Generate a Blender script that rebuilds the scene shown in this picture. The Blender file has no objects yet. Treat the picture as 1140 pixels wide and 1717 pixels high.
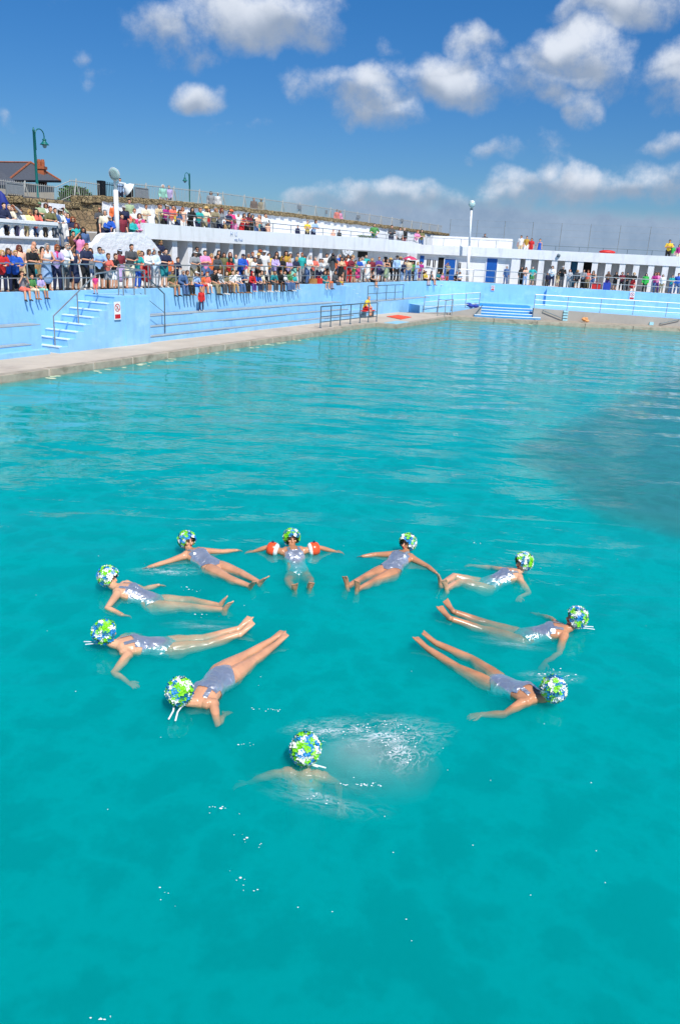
import bpy, bmesh, math, random
from mathutils import Vector, Matrix, noise as mnoise
random.seed(11)
SC = bpy.context.scene
COL = SC.collection
R_ = math.radians

# ------------------------------------------------------------------ camera
FPX, EYE, ROLL = 1320.0, 4.6, R_(2.9)
PITCH = math.atan(437.6 / FPX)
cam = bpy.data.cameras.new('camera'); cam_o = bpy.data.objects.new('camera', cam)
COL.objects.link(cam_o); SC.camera = cam_o
_f = Vector((0, math.cos(PITCH), -math.sin(PITCH)))
_u0 = Vector((0, math.sin(PITCH), math.cos(PITCH))); _r0 = Vector((1, 0, 0))
_c, _s = math.cos(ROLL), math.sin(ROLL)
_u = _u0 * _c - _r0 * _s; _r = _r0 * _c + _u0 * _s
cam_o.matrix_world = Matrix(((_r.x, _u.x, -_f.x, 0), (_r.y, _u.y, -_f.y, 0), (_r.z, _u.z, -_f.z, EYE), (0, 0, 0, 1)))
cam.sensor_fit = 'VERTICAL'; cam.sensor_height = 36; cam.lens = 36 * FPX / 1717
cam.clip_start = 0.05; cam.clip_end = 20000

def ray(px, py):
    return _r * (px - 570.0) - _u * (py - 858.5) + _f * FPX
def at(px, py, z):
    d = ray(px, py); t = (z - EYE) / d.z
    return Vector((0, 0, EYE)) + d * t
def atY(px, py, Y):
    d = ray(px, py); t = Y / d.y
    return Vector((0, 0, EYE)) + d * t

class Frame:
    """a wall line on the ground: s along it, d out towards the pool, z up"""
    def __init__(s, o, h, n):
        s.o = Vector(o); s.h = Vector(h).normalized(); s.n = Vector(n).normalized()
    def __call__(f, s, d, z):
        q = f.o + f.h * s + f.n * d
        return Vector((q.x, q.y, z))
    def hit(f, px, py, d):
        r = ray(px, py); o = f.o + f.n * d
        r2 = Vector((r.x, r.y)); t = o.dot(f.n) / r2.dot(f.n); q = r2 * t
        return ((q - f.o).dot(f.h), EYE + r.z * t)
LF = Frame((-12.7637, 29.2808), (.43988, .898057), (.898057, -.43988))
RF = Frame((8.22, 72.1), (.961, -.277), (-.277, -.961))
WL = 0.22                                      # water level
ZW, ZD, ZR0, ZR1 = 2.53, 0.45, 4.70, 5.48      # walkway, deck, fascia bottom and top
ZT = 4.92                                      # roof terrace floor

# ------------------------------------------------------------------ mesh builder
class MB:
    def __init__(s): s.v = []; s.f = []; s.mi = []
    def add(s, vs, fs, mi=0):
        b = len(s.v); s.v += [tuple(v) for v in vs]
        s.f += [tuple(i + b for i in f) for f in fs]; s.mi += [mi] * len(fs)
    def box8(s, c, mi=0):
        s.add(c, [(0, 3, 2, 1), (4, 5, 6, 7), (0, 1, 5, 4), (1, 2, 6, 5), (2, 3, 7, 6), (3, 0, 4, 7)], mi)
    def box(s, x0, x1, y0, y1, z0, z1, mi=0):
        s.box8([(x0, y0, z0), (x1, y0, z0), (x1, y1, z0), (x0, y1, z0), (x0, y0, z1), (x1, y0, z1), (x1, y1, z1), (x0, y1, z1)], mi)
    def slab(s, fr, s0, s1, d0, d1, z0, z1, mi=0):
        p = [(s0, d0), (s1, d0), (s1, d1), (s0, d1)]
        s.box8([fr(a, b, z0) for a, b in p] + [fr(a, b, z1) for a, b in p], mi)
    def prism(s, pts, z0, z1, mi=0):
        n = len(pts); pts = list(pts)
        if sum(pts[i][0] * pts[(i + 1) % n][1] - pts[(i + 1) % n][0] * pts[i][1] for i in range(n)) < 0: pts = pts[::-1]
        s.add([(p[0], p[1], z0) for p in pts] + [(p[0], p[1], z1) for p in pts],
              [tuple(range(n - 1, -1, -1)), tuple(range(n, 2 * n))] + [(i, (i + 1) % n, n + (i + 1) % n, n + i) for i in range(n)], mi)
    def extrude(s, fr, prof, d0, d1, mi=0):          # prof: (s,z) outline, extruded over d
        n = len(prof)
        s.add([fr(a, d0, z) for a, z in prof] + [fr(a, d1, z) for a, z in prof],
              [tuple(range(n)), tuple(range(2 * n - 1, n - 1, -1))] + [(i, n + i, n + (i + 1) % n, (i + 1) % n) for i in range(n)], mi)
    def tube(s, pts, rad, seg=8, lat=None, mi=0, caps=True):
        pts = [Vector(p) for p in pts]; n = len(pts)
        if not isinstance(rad, (list, tuple)) or (len(rad) == 2 and n != 2 and not isinstance(rad[0], (list, tuple))): rad = [rad] * n
        rad = [(r, r) if not isinstance(r, (list, tuple)) else r for r in rad]
        if caps:
            a = (pts[0] - pts[1]).normalized(); b = (pts[-1] - pts[-2]).normalized()
            ra, rb = min(rad[0]), min(rad[-1])
            P = []; Q = []
            for k, sh in ((.95, .35), (.6, .8)):
                P.append(pts[0] + a * ra * k); Q.append((rad[0][0] * sh, rad[0][1] * sh))
            P = P[::1]; Q = Q[::1]
            pts = [pts[0] + a * ra * .95, pts[0] + a * ra * .6] + pts + [pts[-1] + b * rb * .6, pts[-1] + b * rb * .95]
            rad = [(rad[0][0] * .35, rad[0][1] * .35), (rad[0][0] * .8, rad[0][1] * .8)] + rad + [(rad[-1][0] * .8, rad[-1][1] * .8), (rad[-1][0] * .35, rad[-1][1] * .35)]
            n = len(pts)
        vs = []; prev = None
        for i in range(n):
            t = (pts[min(i + 1, n - 1)] - pts[max(i - 1, 0)]).normalized()
            if lat is not None:
                l = Vector(lat[i - 2 if caps else i] if isinstance(lat, list) and 0 <= (i - 2 if caps else i) < len(lat) else (lat[0 if i < 2 else -1] if isinstance(lat, list) else lat))
            else:
                l = prev if prev is not None else (Vector((1, 0, 0)) if abs(t.x) < .8 else Vector((0, 1, 0)))
            x = (l - t * l.dot(t)).normalized(); y = t.cross(x); prev = x
            for k in range(seg):
                a = 2 * math.pi * k / seg
                vs.append(pts[i] + x * math.cos(a) * rad[i][0] + y * math.sin(a) * rad[i][1])
        fs = [(i * seg + k, i * seg + (k + 1) % seg, (i + 1) * seg + (k + 1) % seg, (i + 1) * seg + k) for i in range(n - 1) for k in range(seg)]
        fs += [tuple(range(seg - 1, -1, -1)), tuple(range((n - 1) * seg, n * seg))]
        s.add(vs, fs, mi)
    def ball(s, c, ax, seg=12, rings=8, mi=0):
        c = Vector(c)
        if isinstance(ax, (int, float)): ax = (ax, ax, ax)
        if isinstance(ax[0], (int, float)): ax = (Vector((ax[0], 0, 0)), Vector((0, ax[1], 0)), Vector((0, 0, ax[2])))
        vs = [c + ax[2]]
        for i in range(1, rings):
            p = math.pi * i / rings
            for k in range(seg):
                a = 2 * math.pi * k / seg
                vs.append(c + ax[0] * math.sin(p) * math.cos(a) + ax[1] * math.sin(p) * math.sin(a) + ax[2] * math.cos(p))
        vs.append(c - ax[2]); L = len(vs) - 1
        fs = [(0, 1 + k, 1 + (k + 1) % seg) for k in range(seg)]
        for i in range(rings - 2):
            for k in range(seg):
                a = 1 + i * seg; fs.append((a + k, a + seg + k, a + seg + (k + 1) % seg, a + (k + 1) % seg))
        a = 1 + (rings - 2) * seg
        fs += [(L, a + (k + 1) % seg, a + k) for k in range(seg)]
        s.add(vs, fs, mi)
    def lathe(s, c, prof, seg=12, mi=0):
        c = Vector(c); n = len(prof); vs = []
        for r, z in prof:
            for k in range(seg):
                a = 2 * math.pi * k / seg; vs.append(c + Vector((r * math.cos(a), r * math.sin(a), z)))
        fs = [(i * seg + k, i * seg + (k + 1) % seg, (i + 1) * seg + (k + 1) % seg, (i + 1) * seg + k) for i in range(n - 1) for k in range(seg)]
        fs += [tuple(range(seg - 1, -1, -1)), tuple(range((n - 1) * seg, n * seg))]
        s.add(vs, fs, mi)
    def mesh(s, name, smooth=False):
        me = bpy.data.meshes.new(name); me.from_pydata(s.v, [], s.f); me.validate()
        if any(s.mi) and len(me.polygons) == len(s.mi): me.polygons.foreach_set('material_index', s.mi)
        if smooth: me.polygons.foreach_set('use_smooth', [True] * len(me.polygons))
        me.update(); return me
    def build(s, name, m, parent=None, smooth=False, bevel=0):
        me = s.mesh(name, smooth)
        for x in (m if isinstance(m, (list, tuple)) else [m]): me.materials.append(x)
        o = bpy.data.objects.new(name, me); COL.objects.link(o)
        if parent is not None:
            o.parent = parent; o.matrix_parent_inverse = mworld(parent).inverted()
        if bevel:
            b = o.modifiers.new('bevel', 'BEVEL'); b.width = bevel; b.segments = 2; b.limit_method = 'ANGLE'
        return o

def mworld(o):
    return (mworld(o.parent) @ o.matrix_parent_inverse if o.parent else Matrix.Identity(4)) @ o.matrix_basis
def tag(o, label=None, cat=None, group=None, kind=None):
    if label: o['label'] = label
    if cat: o['category'] = cat
    if group: o['group'] = group
    if kind: o['kind'] = kind
    return o
def empty(name, loc, label, cat, group=None):
    o = bpy.data.objects.new(name, None); COL.objects.link(o); o.location = loc; o.empty_display_size = .2
    return tag(o, label, cat, group)

# ------------------------------------------------------------------ materials
def lin(c):
    if isinstance(c, str): c = [int(c[i:i + 2], 16) / 255 for i in (0, 2, 4)]
    return tuple(x / 12.92 if x <= .04045 else ((x + .055) / 1.055) ** 2.4 for x in c)
def mat(name, hexc, rough=.6, metal=0, var=.12, scale=6, bump=0, bscale=None, stain=None, stain2=None):
    """plain procedural paint / stone / metal: noise-varied base colour, noise bump, optional soft stains"""
    m = bpy.data.materials.new(name); m.use_nodes = True; t = m.node_tree; b = t.nodes['Principled BSDF']
    L = t.links.new; N = t.nodes.new
    c = lin(hexc)
    tc = N('ShaderNodeTexCoord'); nz = N('ShaderNodeTexNoise'); nz.inputs['Scale'].default_value = scale; nz.inputs['Detail'].default_value = 5
    L(tc.outputs['Object'], nz.inputs[0])
    r = N('ShaderNodeValToRGB'); r.color_ramp.elements[0].position = .3; r.color_ramp.elements[1].position = .7
    r.color_ramp.elements[0].color = (*[x * (1 - var) for x in c], 1); r.color_ramp.elements[1].color = (*[min(.95, x * (1 + var)) for x in c], 1)
    L(nz.outputs['Fac'], r.inputs[0]); last = r.outputs[0]
    for stain in [q for q in (stain, stain2) if q]:
        n2 = N('ShaderNodeTexNoise'); n2.inputs['Scale'].default_value = stain[1]; n2.inputs['Detail'].default_value = 7; n2.inputs['Roughness'].default_value = .65
        mp = N('ShaderNodeMapping'); mp.inputs['Scale'].default_value = (1, 1, stain[3] if len(stain) > 3 else 1)
        L(tc.outputs['Object'], mp.inputs[0]); L(mp.outputs[0], n2.inputs[0])
        r2 = N('ShaderNodeValToRGB'); r2.color_ramp.elements[0].position = .52; r2.color_ramp.elements[1].position = .72
        r2.color_ramp.elements[1].color = (stain[2],) * 3 + (1,); r2.color_ramp.elements[0].color = (0, 0, 0, 1)
        mx = N('ShaderNodeMix'); mx.data_type = 'RGBA'; L(n2.outputs[0], r2.inputs[0]); L(r2.outputs[0], mx.inputs['Factor'])
        L(last, mx.inputs['A']); mx.inputs['B'].default_value = (*lin(stain[0]), 1); last = mx.outputs['Result']
    L(last, b.inputs['Base Color']); b.inputs['Roughness'].default_value = rough; b.inputs['Metallic'].default_value = metal
    if bump:
        n3 = N('ShaderNodeTexNoise'); n3.inputs['Scale'].default_value = bscale or scale * 4; n3.inputs['Detail'].default_value = 6
        L(tc.outputs['Object'], n3.inputs[0]); bp = N('ShaderNodeBump'); bp.inputs['Strength'].default_value = min(1, bump * 10); bp.inputs['Distance'].default_value = bump
        L(n3.outputs[0], bp.inputs['Height']); L(bp.outputs[0], b.inputs['Normal'])
    return m
def stone_mat(name, a, bcol, scale=2.2, bump=.06, mortar='8d7c60'):
    m = bpy.data.materials.new(name); m.use_nodes = True; t = m.node_tree; b = t.nodes['Principled BSDF']; L = t.links.new; N = t.nodes.new
    tc = N('ShaderNodeTexCoord'); mp = N('ShaderNodeMapping'); mp.inputs['Scale'].default_value = (1, 1, 1.7); L(tc.outputs['Object'], mp.inputs[0])
    v = N('ShaderNodeTexVoronoi'); v.inputs['Scale'].default_value = scale; L(mp.outputs[0], v.inputs[0])
    v2 = N('ShaderNodeTexVoronoi'); v2.feature = 'DISTANCE_TO_EDGE'; v2.inputs['Scale'].default_value = scale; L(mp.outputs[0], v2.inputs[0])
    sep = N('ShaderNodeSeparateColor'); L(v.outputs['Color'], sep.inputs[0])
    mx = N('ShaderNodeMix'); mx.data_type = 'RGBA'; mx.inputs['A'].default_value = (*lin(a), 1); mx.inputs['B'].default_value = (*lin(bcol), 1); L(sep.outputs[0], mx.inputs['Factor'])
    r = N('ShaderNodeValToRGB'); r.color_ramp.elements[0].position = .0; r.color_ramp.elements[1].position = .09; L(v2.outputs['Distance'], r.inputs[0])
    mx2 = N('ShaderNodeMix'); mx2.data_type = 'RGBA'; mx2.inputs['A'].default_value = (*lin(mortar), 1); L(r.outputs[0], mx2.inputs['Factor']); L(mx.outputs['Result'], mx2.inputs['B'])
    L(mx2.outputs['Result'], b.inputs['Base Color']); b.inputs['Roughness'].default_value = .9
    bp = N('ShaderNodeBump'); bp.inputs['Strength'].default_value = 1; bp.inputs['Distance'].default_value = bump
    nz = N('ShaderNodeTexNoise'); nz.inputs['Scale'].default_value = 9; nz.inputs['Detail'].default_value = 6; L(tc.outputs['Object'], nz.inputs[0])
    ad = N('ShaderNodeMath'); ad.operation = 'ADD'; L(r.outputs[0], ad.inputs[0]); L(nz.outputs[0], ad.inputs[1])
    L(ad.outputs[0], bp.inputs['Height']); L(bp.outputs[0], b.inputs['Normal'])
    return m
M = {}
M['white'] = mat('white_paint', 'e6e8ea', .7, var=.03, scale=1.5, bump=.004, bscale=14, stain=('b4b7b4', 1.6, .5, .25))
M['rough_white'] = mat('rough_white_render', 'e6e9ec', .9, 0, .04, 3, bump=.07, bscale=4.5, stain=('c2c6c8', 1.3, .4, .5))
M['blue'] = mat('pale_blue_paint', '8cc3ea', .7, var=.05, scale=1.2, bump=.016, bscale=3.5, stain=('a6d2ee', .9, .75, 1.5), stain2=('6d9fc4', 2.3, .45, .35))
M['bluewear'] = mat('worn_grey_ledge', '93a0a6', .85, var=.12, scale=3, bump=.004)
M['bluestep'] = mat('strong_blue_paint', '3a96cf', .6, var=.08, scale=3)
M['nosing'] = mat('white_step_nosing', 'd6e6f0', .7, var=.06, scale=5)
M['deck'] = mat('concrete_deck', 'beb2a1', .9, var=.08, scale=.8, bump=.004, bscale=30, stain=('9d9184', .5, .7))
M['kerb'] = mat('wet_kerb_concrete', 'a59a88', .75, var=.16, scale=3, bump=.01, bscale=9, stain=('716956', 1.8, .8, 2.2))
M['beach'] = mat('grey_concrete', 'a39f98', .9, var=.08, scale=1.4, bump=.004, stain=('8d8a84', .7, .8))
M['steel'] = mat('galvanised_steel', '9aa0a0', .45, .6, .1, 8)
M['darksteel'] = mat('weathered_grey_rail', '5d6f78', .5, .4, .1, 8)
M['greenpaint'] = mat('sea_green_paint', '0f6a64', .4, .0, .1, 8)
M['black'] = mat('black_iron', '14171a', .5, .2, .1, 8)
M['polewhite'] = mat('white_pole_paint', 'e4e6e6', .4, 0, .04, 5)
M['glass'] = mat('lamp_glass', 'a9c4c0', .08, .0, .1, 4)
M['stone'] = stone_mat('brown_rubble_stone', 'a08763', '7d6a50', 2.6, .06)
M['coping'] = stone_mat('rough_stone_coping', 'a08c66', '82714f', 3.2, .08, '6d6148')
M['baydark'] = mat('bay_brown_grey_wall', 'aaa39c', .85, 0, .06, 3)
M['door'] = mat('royal_blue_door', '1257a8', .45, 0, .06, 4)
M['tealdoor'] = mat('teal_door', '1b5f80', .5, 0, .06, 4)
M['dark'] = mat('dark_interior', '141414', .9, 0, .1, 4)
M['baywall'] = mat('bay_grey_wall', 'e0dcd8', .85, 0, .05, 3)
M['slate'] = mat('slate_roof', '4d5158', .7, 0, .2, 8, bump=.02)
M['ridge'] = mat('orange_ridge_tile', '96583a', .85, 0, .3, 5)
M['brick'] = mat('orange_brick', 'a05a38', .85, 0, .25, 14, bump=.01)
M['housewall'] = mat('grey_board_wall', 'aaa18f', .85, 0, .08, 4)
M['palefence'] = mat('cream_fence_paint', 'a9aaa4', .6, 0, .08, 6)
M['board'] = mat('grey_notice_board', '80868a', .6, 0, .08, 6)
M['leaf'] = mat('hedge_leaf', '4c7a35', .7, 0, .35, 10)
M['asphalt'] = mat('asphalt', '56565a', .9, 0, .1, 3)
M['ground'] = mat('ground_earth', '6f6a58', .95, 0, .2, .2)
M['red'] = mat('red_paint', 'd22a22', .5, 0, .06, 5)
M['redmat'] = mat('orange_red_mat', 'e2512f', .9, 0, .06, 8, bump=.004)
M['signwhite'] = mat('sign_white', 'ecebea', .4, 0, .02, 5)
M['signred'] = mat('sign_red', 'c01c26', .4, 0, .03, 5)
M['signblack'] = mat('sign_black', '1b1b1d', .4, 0, .03, 5)
M['letter'] = mat('faded_blue_letters', '9dafce', .6, 0, .2, 12)
M['tan'] = mat('tan_bag_fabric', 'd79a63', .8, 0, .2, 9)
M['bluebag'] = mat('blue_bag_fabric', '243d9a', .7, 0, .15, 8)
M['tile'] = mat('pale_blue_tile', '9cd0de', .3, 0, .1, 6)
M['pinkumb'] = mat('pink_umbrella_fabric', 'c23a62', .7, 0, .1, 5)
M['navycloth'] = mat('navy_parasol_fabric', '1a2c80', .7, 0, .12, 5)
M['redbag'] = mat('red_bag_fabric', 'c8231f', .7, 0, .12, 5)
M['wicker'] = mat('wicker_basket', 'b07a43', .9, 0, .25, 20, bump=.01)
M['plant'] = mat('planter_leaf', '5a7a30', .7, 0, .35, 12)

# ------------------------------------------------------------------ sun, sky, clouds
SUN_EL = R_(52); SUN_AZ = Vector((.42, -.907, 0)).normalized()
sun = bpy.data.lights.new('sun', 'SUN'); sun.energy = 4.4; sun.angle = R_(.53); sun.color = (1, .965, .91)
sun_o = bpy.data.objects.new('sun', sun); COL.objects.link(sun_o); sun_o.location = (0, -20, 40)
SDIR = SUN_AZ * math.cos(SUN_EL) + Vector((0, 0, math.sin(SUN_EL)))
sun_o.rotation_euler = SDIR.to_track_quat('Z', 'Y').to_euler()
W = bpy.data.worlds.new('World'); SC.world = W; W.use_nodes = True
wt = W.node_tree; wbg = wt.nodes['Background']; WN = wt.nodes.new; WLk = wt.links.new
sky = WN('ShaderNodeTexSky'); sky.sky_type = 'NISHITA'; sky.sun_disc = False; sky.sun_elevation = SUN_EL
sky.sun_rotation = math.atan2(SUN_AZ.x, SUN_AZ.y)
sky.air_density = 1.0; sky.dust_density = .15; sky.ozone_density = 3.0; sky.altitude = 0
hs = WN('ShaderNodeHueSaturation'); hs.inputs['Saturation'].default_value = 1.35; hs.inputs['Value'].default_value = .95
WLk(sky.outputs[0], hs.inputs['Color'])
def wm(op, a, b=None, c=None, clamp=False):
    n = WN('ShaderNodeMath'); n.operation = op; n.use_clamp = clamp
    for i, x in enumerate((a, b, c)):
        if x is None: continue
        if isinstance(x, (int, float)): n.inputs[i].default_value = x
        else: WLk(x, n.inputs[i])
    return n.outputs[0]
def wv(op, a, b):
    n = WN('ShaderNodeVectorMath'); n.operation = op
    for i, x in enumerate((a, b)):
        if isinstance(x, tuple): n.inputs[i].default_value = x
        else: WLk(x, n.inputs[i])
    return n
def wsmooth(x, a, b):
    n = WN('ShaderNodeMapRange'); n.interpolation_type = 'SMOOTHSTEP'; WLk(x, n.inputs[0]); n.inputs[1].default_value = a; n.inputs[2].default_value = b
    return n.outputs[0]
wtc = WN('ShaderNodeTexCoord'); wsep = WN('ShaderNodeSeparateXYZ'); WLk(wtc.outputs['Generated'], wsep.inputs[0])
yy = wm('MAXIMUM', wsep.outputs[1], .02)
cu = wm('DIVIDE', wsep.outputs[0], yy); cv = wm('DIVIDE', wsep.outputs[2], yy)
comb = WN('ShaderNodeCombineXYZ'); WLk(cu, comb.inputs[0]); WLk(cv, comb.inputs[1])
n1 = WN('ShaderNodeTexNoise'); n1.inputs['Scale'].default_value = 13; n1.inputs['Detail'].default_value = 8; n1.inputs['Roughness'].default_value = .66; WLk(comb.outputs[0], n1.inputs[0])
nw = WN('ShaderNodeTexNoise'); nw.inputs['Scale'].default_value = 14; nw.inputs['Detail'].default_value = 2; WLk(comb.outputs[0], nw.inputs[0])
warp = wv('MULTIPLY', wv('SUBTRACT', nw.outputs['Color'], (.5, .5, .5)).outputs[0], (.085, .06, 0)).outputs[0]
wp = wv('ADD', comb.outputs[0], warp).outputs[0]
CL = [(425,25,120,46,1.05),(515,15,60,42,.8),(275,52,58,44,.8),(325,82,42,26,.6),(545,48,25,18,.45),(335,157,38,25,1.0),
 (145,88,20,17,.5),(175,118,26,17,.36),(158,143,18,12,.34),(250,118,10,15,.3),(437,203,29,16,.42),(12,203,16,11,.34),
 (620,132,46,34,1.05),(555,140,52,30,.7),(620,175,76,34,1.0),(680,190,40,20,.55),(795,75,30,30,.7),(745,122,72,36,1.05),
 (785,150,52,26,.8),(690,130,35,25,.55),(950,72,72,40,1.15),(900,100,55,42,.9),(990,110,62,48,.95),(880,142,62,32,.8),
 (930,165,52,28,.8),(1060,130,52,32,.55),(970,198,26,24,.75),(1130,120,44,40,.85),(1120,165,42,26,.7),(1122,235,36,21,.75),
 (1040,12,120,34,.95),(955,8,40,22,.6),(912,245,38,18,.6),(835,250,28,19,.5),(795,260,20,12,.4),(835,300,22,13,.36),(648,80,18,13,.3),
 (535,338,46,15,.66),(600,331,58,20,.78),(670,327,50,22,.84),(745,337,60,18,.75),(820,336,46,18,.66),(865,320,58,26,.86),(918,294,34,30,.88),(965,322,60,32,.92),(1040,316,60,27,.86),(1105,303,68,34,.98)]
acc = None; acs = None
for (x, y, rx, ry, a) in CL:
    d = ray(x, y); c = (d.x / d.y, d.z / d.y, 0); d2 = ray(x + rx, y); d3 = ray(x, y - ry)
    q = wv('MULTIPLY', wv('SUBTRACT', wp, c).outputs[0], (1 / abs(d2.x / d2.y - c[0]), 1 / abs(d3.z / d3.y - c[1]), 0)).outputs[0]
    L2 = wv('DOT_PRODUCT', q, q).outputs['Value']
    w_ = wm('MULTIPLY', wm('MULTIPLY_ADD', L2, -.38, 1.0, clamp=True), a)
    qs = WN('ShaderNodeSeparateXYZ'); WLk(q, qs.inputs[0])
    sh = wm('MULTIPLY', w_, qs.outputs[1])
    acc = w_ if acc is None else wm('MAXIMUM', acc, w_)
    acs = sh if acs is None else wm('ADD', acs, sh)
nn = wm('MULTIPLY', wm('SUBTRACT', n1.outputs['Fac'], .5), 1.8)
front = wsmooth(wsep.outputs[1], .05, .2)
dens = wm('MULTIPLY', wsmooth(wm('ADD', acc, wm('MULTIPLY', nn, 1.05)), .24, 1.08), front)
dens = wm('MULTIPLY', dens, .93)
# grey bank low over the sea, on the right
vb = ray(700, 352); vbv = vb.z / vb.y; vt = ray(700, 325).z / ray(700, 325).y
bank = wm('MULTIPLY', wsmooth(wm('SUBTRACT', vt, wm('ADD', cv, wm('MULTIPLY', nn, .022))), 0, .02), wsmooth(wm('ADD', cu, wm('MULTIPLY', nn, .05)), -.10, .02))
shade = wsmooth(wm('ADD', wm('MULTIPLY', acs, .9), wm('MULTIPLY', nn, .55)), -.55, .75)
ccol = WN('ShaderNodeMix'); ccol.data_type = 'RGBA'; WLk(shade, ccol.inputs['Factor'])
CK = 10.0
ccol.inputs['A'].default_value = (.27 * CK, .33 * CK, .43 * CK, 1); ccol.inputs['B'].default_value = (.66 * CK, .70 * CK, .77 * CK, 1)
bcol = WN('ShaderNodeMix'); bcol.data_type = 'RGBA'; WLk(wsmooth(nn, -.5, .6), bcol.inputs['Factor'])
bcol.inputs['A'].default_value = (.19 * CK, .275 * CK, .41 * CK, 1); bcol.inputs['B'].default_value = (.34 * CK, .42 * CK, .55 * CK, 1)
m1 = WN('ShaderNodeMix'); m1.data_type = 'RGBA'; WLk(wm('MULTIPLY', bank, .93), m1.inputs['Factor']); 
tint = WN('ShaderNodeValToRGB'); WLk(wsep.outputs[2], tint.inputs[0]); te = tint.color_ramp.elements
te[0].position = 0; te[0].color = (.29, .44, .67, 1); te[1].position = .33; te[1].color = (.52, .74, .90, 1)
tm = WN('ShaderNodeMix'); tm.data_type = 'RGBA'; tm.blend_type = 'MULTIPLY'; tm.inputs['Factor'].default_value = 1; WLk(hs.outputs[0], tm.inputs['A']); WLk(tint.outputs[0], tm.inputs['B'])
WLk(tm.outputs['Result'], m1.inputs['A']); WLk(bcol.outputs['Result'], m1.inputs['B'])
m2 = WN('ShaderNodeMix'); m2.data_type = 'RGBA'; WLk(dens, m2.inputs['Factor']); WLk(m1.outputs['Result'], m2.inputs['A']); WLk(ccol.outputs['Result'], m2.inputs['B'])
WLk(m2.outputs['Result'], wbg.inputs[0]); wbg.inputs[1].default_value = .1
SC.view_settings.view_transform = 'Standard'; SC.view_settings.look = 'None'; SC.view_settings.exposure = .3; SC.view_settings.gamma = 1
W.cycles.sampling_method = 'MANUAL'; W.cycles.sample_map_resolution = 512; SC.cycles.volume_bounces = 3; SC.cycles.max_bounces = 8; SC.cycles.transparent_max_bounces = 12; SC.cycles.use_denoising = True; SC.cycles.adaptive_threshold = .02
# ================================================================== the setting
def thing1(mb, name, m, label, cat, group=None, smooth=False, bevel=0):
    return tag(mb.build(name, m, None, smooth, bevel), label, cat, group)
def V2(v): return (v.x, v.y)
# pool outline, in plan
edge_left = [LF(-26, 4.3, 0), LF(-3.7, 4.15, 0), LF(4.5, 4.08, 0), LF(16.5, 4.02, 0), LF(20.0, 3.99, 0), LF(20.2, 3.6, 0), LF(25.2, 3.7, 0), LF(25.36, 5.03, 0), LF(36.5, 4.69, 0)]
cornerP = Vector((7.4, 59.2, 0))
edge_far = [cornerP, Vector((13.5, 58.5, 0)), Vector((24, 58.7, 0)), Vector((42, 59.5, 0))]
pool = [V2(p) for p in edge_left[:-1]] + [V2(p) for p in edge_far] + [(42, .2), (-22, .2)]
# ground far below and all around, reaching the horizon; sea beyond
g = MB(); g.add([(-6000, -6000, -3.6), (6000, -6000, -3.6), (6000, 6000, -3.6), (-6000, 6000, -3.6)], [(0, 1, 2, 3)])
tag(g.build('ground', M['ground']), 'bare ground around the pool', 'ground', kind='structure')

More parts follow.
